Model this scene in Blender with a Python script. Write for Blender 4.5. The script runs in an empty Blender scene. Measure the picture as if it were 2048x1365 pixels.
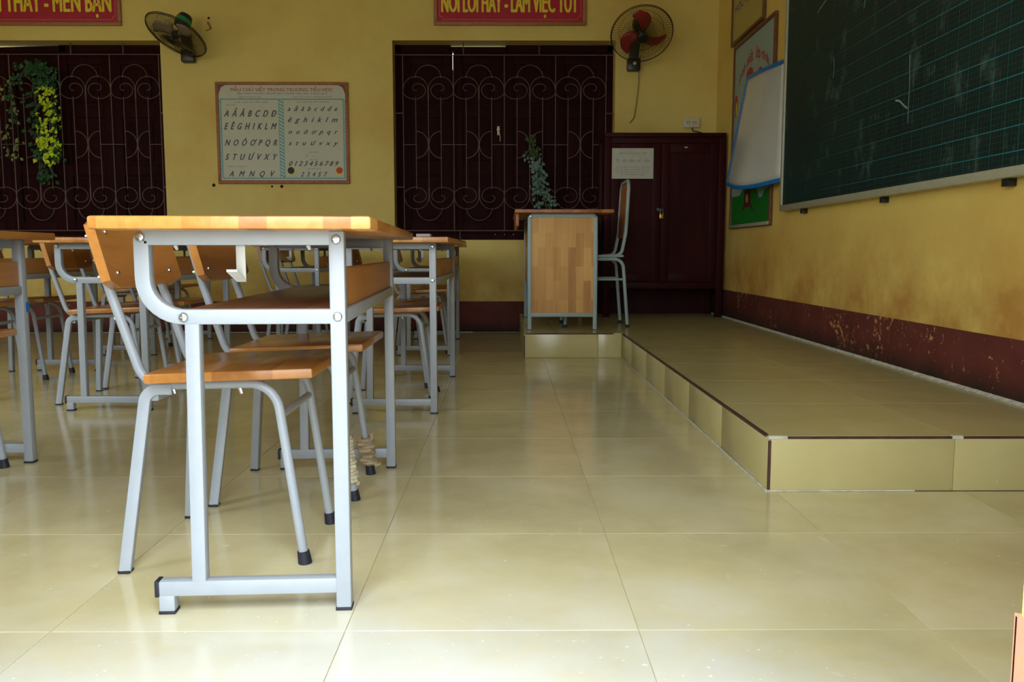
import bpy, bmesh, math, random
from mathutils import Vector, Matrix
random.seed(7)
scene = bpy.context.scene
col = scene.collection
PI = math.pi

# ------------------------------------------------------------------ camera
cam_d = bpy.data.cameras.new('camera')
cam_d.sensor_width = 36.0
cam_d.lens = 36.0 * 1696 / 2048
cam_d.clip_start = 0.03
cam_d.clip_end = 200
cam = bpy.data.objects.new('camera', cam_d)
col.objects.link(cam)
pitch = math.atan((682.5 - 505.0) / 1696)
yaw = math.atan(12 / 1696.0)
cam.location = (0, 0, 0.641)
cam.rotation_euler = (PI / 2 - pitch, 0, -yaw)
scene.camera = cam

# ------------------------------------------------------------------ world + exposure
w = bpy.data.worlds.new('overcast_sky')
scene.world = w
w.use_nodes = True
nt = w.node_tree
bg = nt.nodes['Background']
# overcast sky: zenith three times the horizon (CIE), pale ground below
geo = nt.nodes.new('ShaderNodeTexCoord')
sx = nt.nodes.new('ShaderNodeSeparateXYZ')
rp = nt.nodes.new('ShaderNodeValToRGB')
nt.links.new(geo.outputs['Generated'], sx.inputs[0])
mr_ = nt.nodes.new('ShaderNodeMapRange')
mr_.inputs['From Min'].default_value = -1
nt.links.new(sx.outputs['Z'], mr_.inputs['Value'])
nt.links.new(mr_.outputs[0], rp.inputs[0])
e_ = rp.color_ramp.elements
e_[0].position, e_[0].color = 0.0, (0.16, 0.16, 0.14, 1)
e_[1].position, e_[1].color = 1.0, (0.88, 0.96, 1.04, 1)
for p_, c_ in ((0.495, (0.20, 0.20, 0.18, 1)), (0.505, (0.31, 0.335, 0.36, 1))):
    x_ = e_.new(p_)
    x_.color = c_
nt.links.new(rp.outputs[0], bg.inputs['Color'])
bg.inputs['Strength'].default_value = 13.0
scene.view_settings.view_transform = 'Standard'
scene.view_settings.look = 'None'
scene.view_settings.gamma = 1
scene.view_settings.use_curve_mapping = False
scene.view_settings.exposure = 0.12
scene.cycles.max_bounces = 10
scene.cycles.diffuse_bounces = 6
scene.cycles.sample_clamp_indirect = 6
scene.cycles.caustics_reflective = False
scene.cycles.caustics_refractive = False
scene.cycles.use_denoising = True


def portal(x0, x1, z0, z1, y):
    l = bpy.data.lights.new('sky_portal', 'AREA')
    l.shape = 'RECTANGLE'
    l.size = x1 - x0
    l.size_y = z1 - z0
    l.cycles.is_portal = True
    o = bpy.data.objects.new('sky_portal', l)
    o.location = ((x0 + x1) / 2, y, (z0 + z1) / 2)
    o.rotation_euler = (PI / 2, 0, 0)      # -Z of the lamp towards +Y (into the room)
    col.objects.link(o)


DOOR = (-0.78, 0.375, 0.0, 2.42)
WIN_N = [(-3.4, -1.9, 0.9, 2.5), (-5.9, -4.2, 0.9, 2.5)]  # unseen near-wall openings; the nearer one added to brighten the back wall
NY0, NY1 = 0.37, 0.59
for (a, b, c, d) in [DOOR] + WIN_N:
    portal(a, b, c, d, NY0 - 0.01)


# ------------------------------------------------------------------ materials
def lin(c):
    return tuple(((v / 255) / 12.92 if v / 255 <= 0.04045 else ((v / 255 + 0.055) / 1.055) ** 2.4) for v in c) + (1,)


class N:
    def __init__(s, name, rough=0.5, metal=0.0, spec=0.5):
        s.m = bpy.data.materials.new(name)
        s.m.use_nodes = True
        s.t = s.m.node_tree
        s.b = s.t.nodes['Principled BSDF']
        s.b.inputs['Roughness'].default_value = rough
        s.b.inputs['Metallic'].default_value = metal
        s.b.inputs['Specular IOR Level'].default_value = spec

    def n(s, ty, **k):
        nd = s.t.nodes.new(ty)
        for a, v in k.items():
            if a.startswith('i_'):
                nd.inputs[a[2:].replace('_', ' ')].default_value = v
            else:
                setattr(nd, a, v)
        return nd

    def l(s, a, b):
        s.t.links.new(a, b)

    def coord(s, kind='Object', scale=None, rnd=False):
        tc = s.n('ShaderNodeTexCoord')
        out = tc.outputs[kind]
        if rnd:
            oi = s.n('ShaderNodeObjectInfo')
            mul = s.n('ShaderNodeVectorMath', operation='SCALE')
            comb = s.n('ShaderNodeCombineXYZ')
            for i in range(3):
                s.l(oi.outputs['Random'], comb.inputs[i])
            s.l(comb.outputs[0], mul.inputs[0])
            mul.inputs['Scale'].default_value = 17.3
            add = s.n('ShaderNodeVectorMath', operation='ADD')
            s.l(out, add.inputs[0])
            s.l(mul.outputs[0], add.inputs[1])
            out = add.outputs[0]
        if scale:
            mp = s.n('ShaderNodeMapping')
            mp.inputs['Scale'].default_value = scale
            s.l(out, mp.inputs[0])
            out = mp.outputs[0]
        return out

    def noise(s, vec, scale, detail=4, rough=0.55):
        nd = s.n('ShaderNodeTexNoise')
        nd.inputs['Scale'].default_value = scale
        nd.inputs['Detail'].default_value = detail
        nd.inputs['Roughness'].default_value = rough
        s.l(vec, nd.inputs['Vector'])
        return nd.outputs['Fac']

    def ramp(s, fac, stops):
        r = s.n('ShaderNodeValToRGB')
        e = r.color_ramp.elements
        e[0].position, e[0].color = stops[0][0], stops[0][1]
        e[1].position, e[1].color = stops[-1][0], stops[-1][1]
        for p, c in stops[1:-1]:
            x = e.new(p)
            x.color = c
        s.l(fac, r.inputs[0])
        return r.outputs[0]

    def mix(s, fac, a, b, mode='MIX'):
        mx = s.n('ShaderNodeMix', data_type='RGBA', blend_type=mode)
        for v, i in ((fac, 0), (a, 6), (b, 7)):
            if hasattr(v, 'links'):
                s.l(v, mx.inputs[i])
            else:
                mx.inputs[i].default_value = v
        return mx.outputs[2]

    def math(s, op, a, b=None, c=None):
        m = s.n('ShaderNodeMath', operation=op)
        for i, v in enumerate((a, b, c)):
            if v is None:
                continue
            if hasattr(v, 'links'):
                s.l(v, m.inputs[i])
            else:
                m.inputs[i].default_value = v
        return m.outputs[0]

    def bump(s, h, strength=0.2, dist=0.002):
        b = s.n('ShaderNodeBump')
        b.inputs['Strength'].default_value = strength
        b.inputs['Distance'].default_value = dist
        s.l(h, b.inputs['Height'])
        s.l(b.outputs[0], s.b.inputs['Normal'])

    def color(s, c):
        if hasattr(c, 'links'):
            s.l(c, s.b.inputs['Base Color'])
        else:
            s.b.inputs['Base Color'].default_value = c
        return s


def g(v):
    return (v, v, v, 1)


def flat(name, rgb, rough=0.5, metal=0.0, spec=0.5, var=0.06):
    m = N(name, rough, metal, spec)
    c = lin(rgb)
    f = m.noise(m.coord(), 30, 3)
    d = tuple(x * (1 - var) for x in c[:3]) + (1,)
    h = tuple(min(1, x * (1 + var)) for x in c[:3]) + (1,)
    m.color(m.ramp(f, [(0.3, d), (0.7, h)]))
    return m.m


def wood(name, pale, mid, dark, axis='y', rough=0.28, stave=(0.045, 0.26)):
    """edge-glued finger-jointed rubberwood: staves along one axis, each its own tone, fine grain"""
    m = N(name, rough)
    co = m.coord(rnd=True)
    perm = m.n('ShaderNodeSeparateXYZ')
    m.l(co, perm.inputs[0])
    comb = m.n('ShaderNodeCombineXYZ')
    idx = {'y': (1, 0, 2), 'x': (0, 1, 2), 'z': (2, 0, 1), 'zy': (2, 1, 0), 'zx': (2, 0, 1), 'yz': (1, 2, 0)}[axis]
    for i, j in enumerate(idx):
        m.l(perm.outputs[j], comb.inputs[i])
    br = m.n('ShaderNodeTexBrick')
    br.offset = 0.43
    br.inputs['Scale'].default_value = 1
    br.inputs['Brick Width'].default_value = stave[1]
    br.inputs['Row Height'].default_value = stave[0]
    br.inputs['Mortar Size'].default_value = 0.0004
    br.inputs['Color1'].default_value = g(0.0)
    br.inputs['Color2'].default_value = g(1.0)
    br.inputs['Mortar'].default_value = g(0.35)
    m.l(comb.outputs[0], br.inputs['Vector'])
    mp = m.n('ShaderNodeMapping')
    mp.inputs['Scale'].default_value = (3, 40, 40)
    m.l(comb.outputs[0], mp.inputs[0])
    f = m.noise(mp.outputs[0], 1.6, 6, 0.6)
    mp2 = m.n('ShaderNodeMapping')
    mp2.inputs['Scale'].default_value = (1.2, 9, 9)
    m.l(comb.outputs[0], mp2.inputs[0])
    f2 = m.noise(mp2.outputs[0], 2.0, 3)
    s = m.math('ADD', m.math('MULTIPLY', br.outputs['Color'], 0.42), m.math('ADD', m.math('MULTIPLY', f, 0.36), m.math('MULTIPLY', f2, 0.3)))
    m.color(m.ramp(s, [(0.18, dark), (0.5, mid), (0.88, pale)]))
    m.bump(f, 0.05, 0.001)
    return m.m


M = {}
M['steel'] = flat('painted_grey_steel', (152, 160, 168), 0.38, 0.0, 0.5, 0.03)
M['steel_dim'] = flat('teacher_grey_steel', (150, 172, 172), 0.42, 0.0, 0.5, 0.03)
M['rubber'] = flat('black_rubber', (22, 26, 40), 0.6)
M['zinc'] = flat('zinc_bolt', (190, 196, 196), 0.22, 0.9)
M['top'] = wood('varnished_rubberwood', lin((216, 164, 90)), lin((184, 124, 58)), lin((142, 86, 38)), 'y')
M['seat'] = wood('varnished_seat_wood', lin((200, 142, 74)), lin((174, 116, 56)), lin((136, 84, 40)), 'y', 0.25, (0.06, 0.4))
M['panelwood'] = wood('varnished_panel_wood', lin((204, 148, 84)), lin((176, 120, 64)), lin((138, 86, 44)), 'yz', 0.4, (0.05, 0.3))
M['shelf'] = wood('brown_shelf_board', lin((128, 88, 62)), lin((108, 72, 50)), lin((84, 54, 38)), 'y', 0.35)
M['tpanel'] = wood('teacher_panel_wood', lin((224, 178, 100)), lin((198, 146, 74)), lin((150, 100, 46)), 'zx', 0.5, (0.048, 0.21))
M['ttop'] = wood('teacher_top_wood', lin((190, 128, 76)), lin((168, 104, 58)), lin((132, 76, 40)), 'y', 0.4)
M['cream'] = flat('cream_rag', (190, 184, 158), 0.9, var=0.15)
M['tan_rag'] = flat('tan_rag', (160, 144, 116), 0.9, var=0.2)
M['blue_tape'] = flat('blue_tape', (10, 110, 190), 0.5)
M['ivory'] = flat('ivory_plastic', (206, 202, 178), 0.4)
M['hook'] = flat('hook_white_steel', (172, 172, 166), 0.4)
M['white_paper'] = flat('white_paper', (190, 194, 182), 0.7)
M['grey_cover'] = flat('grey_notebook_cover', (150, 140, 140), 0.6)
M['alu'] = flat('dull_aluminium', (176, 178, 156), 0.45, 0.2)
M['iron'] = flat('grille_iron_paint', (100, 80, 74), 0.5, 0.0, 0.5, 0.25)
M['brown_frame'] = flat('brown_frame_wood', (150, 92, 48), 0.5, var=0.2)
M['dark_frame'] = flat('dark_brown_frame', (104, 64, 40), 0.5, var=0.2)
M['gold_frame'] = flat('brown_gilt_frame', (158, 104, 66), 0.45, var=0.15)
M['red_sign'] = flat('crimson_sign_board', (172, 14, 52), 0.4)
M['yellow_letter'] = flat('yellow_sign_letter', (232, 212, 52), 0.5)
M['pink_line'] = flat('pink_border_line', (220, 130, 130), 0.5)
M['fan_dark'] = flat('fan_dark_plastic', (30, 36, 34), 0.35)
M['fan_wire'] = flat('fan_wire_guard', (72, 66, 44), 0.4, 0.4)
M['fan_wire_dark'] = flat('fan_guard_rim', (36, 36, 34), 0.4, 0.3)
M['fan_red'] = flat('fan_red_plastic', (165, 40, 40), 0.3)
M['fan_grey'] = flat('fan_grey_blade', (150, 138, 120), 0.4)
M['fan_green'] = flat('fan_green_sticker', (30, 140, 80), 0.4)
M['fan_white'] = flat('fan_white_knob', (220, 210, 190), 0.4)
M['cord'] = flat('grey_green_cord', (128, 124, 76), 0.5)
M['blue_edge'] = flat('blue_plastic_edging', (12, 116, 196), 0.35)
M['black'] = flat('dark_hole', (30, 24, 20), 0.9)
M['brass'] = flat('brass_padlock', (190, 160, 80), 0.3, 0.8)
M['teal'] = flat('print_teal', (80, 160, 168), 0.6)
M['teal_pale'] = flat('print_pale_teal', (150, 190, 184), 0.6)
M['ink'] = flat('print_dark_ink', (64, 78, 88), 0.6)
M['print_red'] = flat('print_red', (176, 44, 56), 0.6)
M['print_blue'] = flat('print_blue', (60, 84, 140), 0.6)
M['print_navy'] = flat('print_navy', (30, 26, 70), 0.6)
M['print_green'] = flat('print_green', (18, 120, 34), 0.55)
M['print_green2'] = flat('print_dark_green', (10, 84, 40), 0.55)
M['print_brown'] = flat('print_brown', (84, 34, 30), 0.6)
M['print_skin'] = flat('print_pink', (196, 150, 140), 0.6)
M['print_yellow'] = flat('print_yellow', (214, 206, 30), 0.6)
M['paper_chart'] = flat('chart_paper', (190, 194, 174), 0.55, var=0.03)
M['paper_blue'] = flat('poster_grey_blue', (146, 170, 168), 0.5, var=0.03)
M['paper_yellow'] = flat('poster_mustard', (176, 162, 92), 0.55, var=0.05)
M['leaf_dark'] = flat('ivy_dark_leaf', (22, 74, 34), 0.5, var=0.5)
M['leaf_lime'] = flat('ivy_lime_leaf', (188, 214, 36), 0.5, var=0.35)
M['leaf_blue'] = flat('dusty_blue_green_leaf', (104, 134, 124), 0.6, var=0.3)
M['leaf_olive'] = flat('olive_leaf', (60, 84, 40), 0.6, var=0.3)
M['leaf_pale'] = flat('pale_blossom_leaf', (120, 130, 80), 0.6, var=0.35)
M['leaf_stem'] = flat('plastic_stem', (70, 76, 44), 0.6)
M['tile_strip'] = flat('dark_tile_edge', (72, 44, 40), 0.6, var=0.35)
M['mortar_white'] = flat('white_mortar', (196, 196, 180), 0.9, var=0.2)
M['plaster_white'] = flat('lime_whitewash', (206, 204, 190), 0.9)
M['ground'] = flat('veranda_concrete', (186, 182, 168), 0.8)


def wall_mat(name, base, warm, z_stain=0.62, jamb=False):
    m = N(name, 0.75, spec=0.25)
    co = m.coord('Object')
    f = m.noise(co, 1.5, 5, 0.6)
    f2 = m.noise(co, 14, 4, 0.65)
    c = m.ramp(f, [(0.32, lin(warm)), (0.52, lin(base)), (0.7, tuple(x * 1.07 for x in lin(base)[:3]) + (1,))])
    c = m.mix(m.math('MULTIPLY', f2, 0.5), c, tuple(x * 0.82 for x in lin(base)[:3]) + (1,))
    # damp stains rising above the painted skirting
    sep = m.n('ShaderNodeSeparateXYZ')
    m.l(co, sep.inputs[0])
    mr = m.n('ShaderNodeMapRange')
    mr.inputs['From Min'].default_value = z_stain + 0.16
    mr.inputs['From Max'].default_value = z_stain - 0.22
    m.l(sep.outputs['Z'], mr.inputs['Value'])
    nz = m.noise(co, 3.2, 6, 0.65)
    st = m.math('MULTIPLY', mr.outputs[0], m.math('MULTIPLY', m.math('SUBTRACT', nz, 0.36), 4.0))
    st.node.use_clamp = True
    c = m.mix(m.math('MULTIPLY', st, 0.75), c, lin((178, 124, 58)))
    # chips
    sp = m.noise(co, 60, 3, 0.7)
    chip = m.math('GREATER_THAN', sp, 0.70)
    c = m.mix(m.math('MULTIPLY', m.math('MULTIPLY', chip, mr.outputs[0]), 0.5), c, lin((214, 186, 120)))
    # scuffs
    sc = m.math('GREATER_THAN', m.noise(m.coord('Object', (1, 1, 2.2)), 5.5, 8, 0.75), 0.715)
    c = m.mix(m.math('MULTIPLY', sc, 0.3), c, lin((120, 104, 70)))
    m.color(c)
    m.bump(f2, 0.25, 0.004)
    return m.m


M['wall'] = wall_mat('yellow_limewash_wall', (221, 203, 122), (211, 182, 102), 0.5)
M['wall_r'] = wall_mat('yellow_limewash_stained_wall', (226, 200, 112), (216, 176, 90), 0.66)


def maroon_mat(name, chips, c1=(86, 40, 36), c2=(110, 56, 50), z0=0.0):
    m = N(name, 0.7, spec=0.3)
    co = m.coord('Object')
    c = m.ramp(m.noise(co, 5, 5, 0.6), [(0.3, lin(c1)), (0.7, lin(c2))])
    sp = m.noise(co, 34, 5, 0.75)
    big = m.noise(co, 2.6, 2)
    ch = m.math('GREATER_THAN', m.math('ADD', sp, m.math('MULTIPLY', big, 0.4)), chips)
    c = m.mix(ch, c, lin((196, 146, 92)))
    sep = m.n('ShaderNodeSeparateXYZ')
    m.l(co, sep.inputs[0])
    mr = m.n('ShaderNodeMapRange')
    mr.inputs['From Min'].default_value = z0 + 0.10
    mr.inputs['From Max'].default_value = z0 + 0.01
    m.l(sep.outputs['Z'], mr.inputs['Value'])
    dk = m.math('MULTIPLY', mr.outputs[0], m.math('ADD', m.noise(co, 9, 4), 0.35))
    c = m.mix(dk, c, lin((40, 32, 28)))
    m.color(c)
    m.bump(sp, 0.3, 0.003)
    return m.m


M['maroon'] = maroon_mat('maroon_skirting_paint', 0.90)
M['maroon_r'] = maroon_mat('chipped_maroon_paint', 0.835, z0=0.15)

# glazed tile
def tile_mat(name, c1, c2, c3, rough, vein=0.25, dusty=False):
    m = N(name, rough, spec=0.5)
    co = m.coord('Object', rnd=True)
    f = m.noise(co, 3.5, 6, 0.6)
    c = m.ramp(f, [(0.3, lin(c1)), (0.5, lin(c2)), (0.72, lin(c3))])
    veins = m.noise(co, 22, 6, 0.7)
    c = m.mix(m.math('MULTIPLY', m.math('GREATER_THAN', veins, 0.66), vein), c, lin((226, 224, 200)))
    sp = m.math('GREATER_THAN', m.noise(co, 75, 2, 0.5), 0.77)
    c = m.mix(m.math('MULTIPLY', sp, 0.7 if vein > 0.1 else 0.2), c, lin((246, 248, 246)))
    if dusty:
        # doorway brightness painted into the near tiles, with dust and grit walked in (doorway at x -0.2, y 0.6 of the room)
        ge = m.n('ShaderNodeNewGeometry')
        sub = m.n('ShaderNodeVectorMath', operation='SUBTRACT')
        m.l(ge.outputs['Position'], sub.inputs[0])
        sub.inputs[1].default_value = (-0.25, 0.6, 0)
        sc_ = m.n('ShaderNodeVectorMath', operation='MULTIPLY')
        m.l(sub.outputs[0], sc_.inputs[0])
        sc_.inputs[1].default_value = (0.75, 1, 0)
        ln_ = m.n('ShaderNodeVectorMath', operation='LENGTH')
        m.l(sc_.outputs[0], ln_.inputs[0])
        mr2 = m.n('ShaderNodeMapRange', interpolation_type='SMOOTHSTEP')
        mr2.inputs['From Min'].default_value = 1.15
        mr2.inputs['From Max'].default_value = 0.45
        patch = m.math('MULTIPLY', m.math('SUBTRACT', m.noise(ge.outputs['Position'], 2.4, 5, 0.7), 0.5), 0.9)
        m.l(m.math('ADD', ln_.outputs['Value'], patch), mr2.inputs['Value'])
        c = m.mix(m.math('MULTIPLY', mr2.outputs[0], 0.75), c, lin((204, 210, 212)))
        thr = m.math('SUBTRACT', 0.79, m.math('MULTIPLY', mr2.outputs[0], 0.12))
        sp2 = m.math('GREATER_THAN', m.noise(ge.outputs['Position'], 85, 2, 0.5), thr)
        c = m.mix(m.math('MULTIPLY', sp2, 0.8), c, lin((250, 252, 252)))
    m.color(c)
    r = m.n('ShaderNodeMapRange')
    r.inputs['To Min'].default_value = rough * 0.75
    r.inputs['To Max'].default_value = rough * 1.9
    m.l(m.noise(m.coord('Object', (1, 1, 1)), 6, 6, 0.65), r.inputs['Value'])
    m.l(r.outputs[0], m.b.inputs['Roughness'])
    return m.m


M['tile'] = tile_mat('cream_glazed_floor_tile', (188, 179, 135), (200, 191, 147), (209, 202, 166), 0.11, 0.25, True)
M['ptile'] = tile_mat('olive_cream_platform_tile', (184, 175, 122), (189, 180, 128), (195, 187, 137), 0.17, 0.04)
M['grout'] = flat('pale_grout', (172, 163, 122), 0.85, var=0.12)

m = N('dark_maroon_shutter_wood', 0.65, spec=0.08)
co = m.coord('Object', (14, 14, 1.2), rnd=True)
f = m.noise(co, 1.5, 5)
m.color(m.ramp(f, [(0.3, lin((34, 10, 12))), (0.7, lin((46, 14, 16)))]))
M['shutter'] = m.m
m = N('dark_cabinet_wood', 0.5, spec=0.12)
co = m.coord('Object', (10, 10, 0.9), rnd=True)
f = m.noise(co, 1.5, 5)
m.color(m.ramp(f, [(0.3, lin((44, 12, 14))), (0.7, lin((60, 18, 18)))]))
M['cabinet'] = m.m

# chalkboard: dark green, 8 cm ruled squares with 2 cm fine ruling, chalk smears
m = N('ruled_green_chalkboard', 0.55, spec=0.35)
tc = m.coord('Object')
sep = m.n('ShaderNodeSeparateXYZ')
m.l(tc, sep.inputs[0])


def rule(axis, period, width):
    fr = m.math('FRACT', m.math('ADD', m.math('DIVIDE', sep.outputs[axis], period), 100.0))
    return m.math('LESS_THAN', fr, width / period)


base = m.ramp(m.noise(tc, 2.2, 5), [(0.3, lin((8, 28, 28))), (0.7, lin((16, 40, 38)))])
fine = m.math('MAXIMUM', rule('Y', 0.02, 0.0016), rule('Z', 0.02, 0.0016))
bold = m.math('MAXIMUM', m.math('MULTIPLY', rule('Y', 0.08, 0.0024), 0.5), rule('Z', 0.08, 0.0034))
fade = m.n('ShaderNodeMapRange')
fade.inputs['From Min'].default_value = 4.5
fade.inputs['From Max'].default_value = 2.7
m.l(sep.outputs['Y'], fade.inputs['Value'])
c = m.mix(m.math('MULTIPLY', fine, 0.22), base, lin((40, 130, 140)))
c = m.mix(m.math('MULTIPLY', bold, m.math('ADD', m.math('MULTIPLY', fade.outputs[0], 0.55), 0.09)), c, lin((34, 146, 168)))
sm = m.noise(m.coord('Object', (1, 1, 0.7)), 8.5, 7, 0.66)
smk = m.n('ShaderNodeMapRange')
smk.inputs['From Min'].default_value = 0.565
smk.inputs['From Max'].default_value = 0.76
m.l(sm, smk.inputs['Value'])
c = m.mix(m.math('MULTIPLY', smk.outputs[0], 0.32), c, lin((120, 156, 150)))
m.color(c)
M['chalkboard'] = m.m

m = N('glossy_white_flexible_board', 0.22)
m.color(m.ramp(m.noise(m.coord('Object'), 3, 3), [(0.3, lin((186, 192, 190))), (0.7, lin((200, 204, 202)))]))
M['flexboard'] = m.m
m = N('chalk_dust', 0.9)
m.color(lin((120, 150, 142)))
M['chalk'] = m.m


# ------------------------------------------------------------------ mesh builder
class MB:
    def __init__(s):
        s.v = []
        s.f = []

    def add(s, vs, fs, mat=None):
        o = len(s.v)
        s.v += [tuple(mat @ Vector(p)) if mat else tuple(p) for p in vs]
        s.f += [tuple(i + o for i in f) for f in fs]
        return s

    def box(s, x0, x1, y0, y1, z0, z1, b=0.0, mat=None):
        if x0 > x1: x0, x1 = x1, x0
        if y0 > y1: y0, y1 = y1, y0
        if z0 > z1: z0, z1 = z1, z0
        bm = bmesh.new()
        bmesh.ops.create_cube(bm, size=1)
        for v in bm.verts:
            v.co = Vector(((x0 + x1) / 2 + v.co.x * (x1 - x0), (y0 + y1) / 2 + v.co.y * (y1 - y0), (z0 + z1) / 2 + v.co.z * (z1 - z0)))
        if b:
            bmesh.ops.bevel(bm, geom=bm.edges[:], offset=b, segments=2, profile=0.5, affect='EDGES')
        bm.verts.index_update()
        s.add([v.co[:] for v in bm.verts], [[v.index for v in f.verts] for f in bm.faces], mat)
        bm.free()
        return s

    def tube(s, pts, r, n=10, sq=None, closed=False, up=None, caps=True):
        """sweep along pts; sq=(half_u, half_v) gives a rounded rectangular section"""
        P = [Vector(p) for p in pts]
        if sq:
            a, b = sq
            q = min(a, b) * 0.22
            sec = []
            for (sx, sy, t0) in ((1, 1, 0), (-1, 1, 90), (-1, -1, 180), (1, -1, 270)):
                for k in (0, 45, 90):
                    t = math.radians(t0 + k)
                    sec.append((sx * (a - q) + q * math.cos(t), sy * (b - q) + q * math.sin(t)))
        else:
            sec = [(r * math.cos(2 * PI * k / n), r * math.sin(2 * PI * k / n)) for k in range(n)]
        m_ = len(sec)
        cnt = len(P)
        tang = []
        for i in range(cnt):
            if closed:
                t = (P[(i + 1) % cnt] - P[i - 1])
            elif i == 0:
                t = P[1] - P[0]
            elif i == cnt - 1:
                t = P[-1] - P[-2]
            else:
                t = (P[i + 1] - P[i]).normalized() + (P[i] - P[i - 1]).normalized()
            tang.append(t.normalized())
        ref = Vector(up) if up else (Vector((0, 0, 1)) if abs(tang[0].z) < 0.9 else Vector((0, 1, 0)))
        u = (ref - tang[0] * ref.dot(tang[0])).normalized()
        vs = []
        for i in range(cnt):
            if i:
                u = (u - tang[i] * u.dot(tang[i]))
                u.normalize()
            vv = tang[i].cross(u)
            k = 1.0
            if not closed and 0 < i < cnt - 1:
                c_ = (P[i + 1] - P[i]).normalized().dot((P[i] - P[i - 1]).normalized())
                k = 1.0 if c_ > 0.95 else 1 / math.sqrt(max(0.3, (1 + c_) / 2))
            for (a_, b_) in sec:
                vs.append(P[i] + u * a_ * (k if sq else 1) + vv * b_)
        fs = []
        rng = cnt if closed else cnt - 1
        for i in range(rng):
            j = (i + 1) % cnt
            for k in range(m_):
                k2 = (k + 1) % m_
                fs.append((i * m_ + k, i * m_ + k2, j * m_ + k2, j * m_ + k))
        if caps and not closed:
            fs.append(tuple(range(m_))[::-1])
            fs.append(tuple((cnt - 1) * m_ + k for k in range(m_)))
        return s.add(vs, fs)

    def cyl(s, p0, p1, r0, r1=None, n=16):
        r1 = r0 if r1 is None else r1
        a, b = Vector(p0), Vector(p1)
        t = (b - a).normalized()
        ref = Vector((0, 0, 1)) if abs(t.z) < 0.9 else Vector((1, 0, 0))
        u = (ref - t * ref.dot(t)).normalized()
        v = t.cross(u)
        vs = []
        for c, r in ((a, r0), (b, r1)):
            for k in range(n):
                an = 2 * PI * k / n
                vs.append(c + u * r * math.cos(an) + v * r * math.sin(an))
        fs = [(k, (k + 1) % n, n + (k + 1) % n, n + k) for k in range(n)]
        fs += [tuple(range(n))[::-1], tuple(range(n, 2 * n))]
        return s.add(vs, fs)

    def lathe(s, prof, centre, axis, n=28):
        """prof: list of (radius, height along axis)"""
        c = Vector(centre)
        t = Vector(axis).normalized()
        ref = Vector((0, 0, 1)) if abs(t.z) < 0.9 else Vector((1, 0, 0))
        u = (ref - t * ref.dot(t)).normalized()
        v = t.cross(u)
        vs = []
        for (r, h) in prof:
            for k in range(n):
                an = 2 * PI * k / n
                vs.append(c + t * h + u * r * math.cos(an) + v * r * math.sin(an))
        fs = []
        for i in range(len(prof) - 1):
            for k in range(n):
                k2 = (k + 1) % n
                fs.append((i * n + k, i * n + k2, (i + 1) * n + k2, (i + 1) * n + k))
        fs.append(tuple(range(n))[::-1])
        fs.append(tuple((len(prof) - 1) * n + k for k in range(n)))
        return s.add(vs, fs)

    def prism(s, poly, origin, ax, ay, depth):
        """polygon (2D) placed at origin with axes ax, ay and given thickness along ax x ay"""
        o, ax, ay = Vector(origin), Vector(ax), Vector(ay)
        nz = ax.cross(ay).normalized()
        n = len(poly)
        vs = [o + ax * p[0] + ay * p[1] for p in poly] + [o + ax * p[0] + ay * p[1] + nz * depth for p in poly]
        fs = [tuple(range(n))[::-1], tuple(range(n, 2 * n))] + [(k, (k + 1) % n, n + (k + 1) % n, n + k) for k in range(n)]
        return s.add(vs, fs)

    def build(s, name, mat, parent=None, smooth=True, angle=35):
        me = bpy.data.meshes.new(name)
        me.from_pydata(s.v, [], s.f)
        me.update()
        bm = bmesh.new()
        bm.from_mesh(me)
        bmesh.ops.recalc_face_normals(bm, faces=bm.faces[:])
        bm.to_mesh(me)
        bm.free()
        if smooth:
            me.shade_smooth()
            me.set_sharp_from_angle(angle=math.radians(angle))
        me.materials.append(mat)
        o = bpy.data.objects.new(name, me)
        col.objects.link(o)
        if parent:
            o.parent = parent
        return o


def fillet(pts, rad, seg=7):
    P = [Vector(p) for p in pts]
    out = [P[0]]
    rads = rad if isinstance(rad, (list, tuple)) else [rad] * (len(P) - 2)
    for i in range(1, len(P) - 1):
        a, b, c = P[i - 1], P[i], P[i + 1]
        d1, d2 = (a - b).normalized(), (c - b).normalized()
        ang = d1.angle(d2)
        r = rads[i - 1]
        if ang > math.radians(178) or r == 0:
            out.append(b)
            continue
        t = min(r / math.tan(ang / 2), (a - b).length * 0.49, (c - b).length * 0.49)
        r = t * math.tan(ang / 2)
        bis = (d1 + d2).normalized()
        cen = b + bis * (r / math.sin(ang / 2))
        p1, p2 = b + d1 * t, b + d2 * t
        v1, v2 = p1 - cen, p2 - cen
        tot = v1.angle(v2)
        ax = v1.cross(v2).normalized()
        for k in range(seg + 1):
            out.append(cen + Matrix.Rotation(tot * k / seg, 3, ax) @ v1)
    out.append(P[-1])
    return out


def empty(name, loc, rz=0.0):
    o = bpy.data.objects.new(name, None)
    o.location = loc
    o.rotation_euler = (0, 0, rz)
    o.empty_display_size = 0.1
    col.objects.link(o)
    return o


def tag(o, label=None, cat=None, group=None, kind=None):
    if label: o['label'] = label
    if cat: o['category'] = cat
    if group: o['group'] = group
    if kind: o['kind'] = kind
    return o


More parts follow.
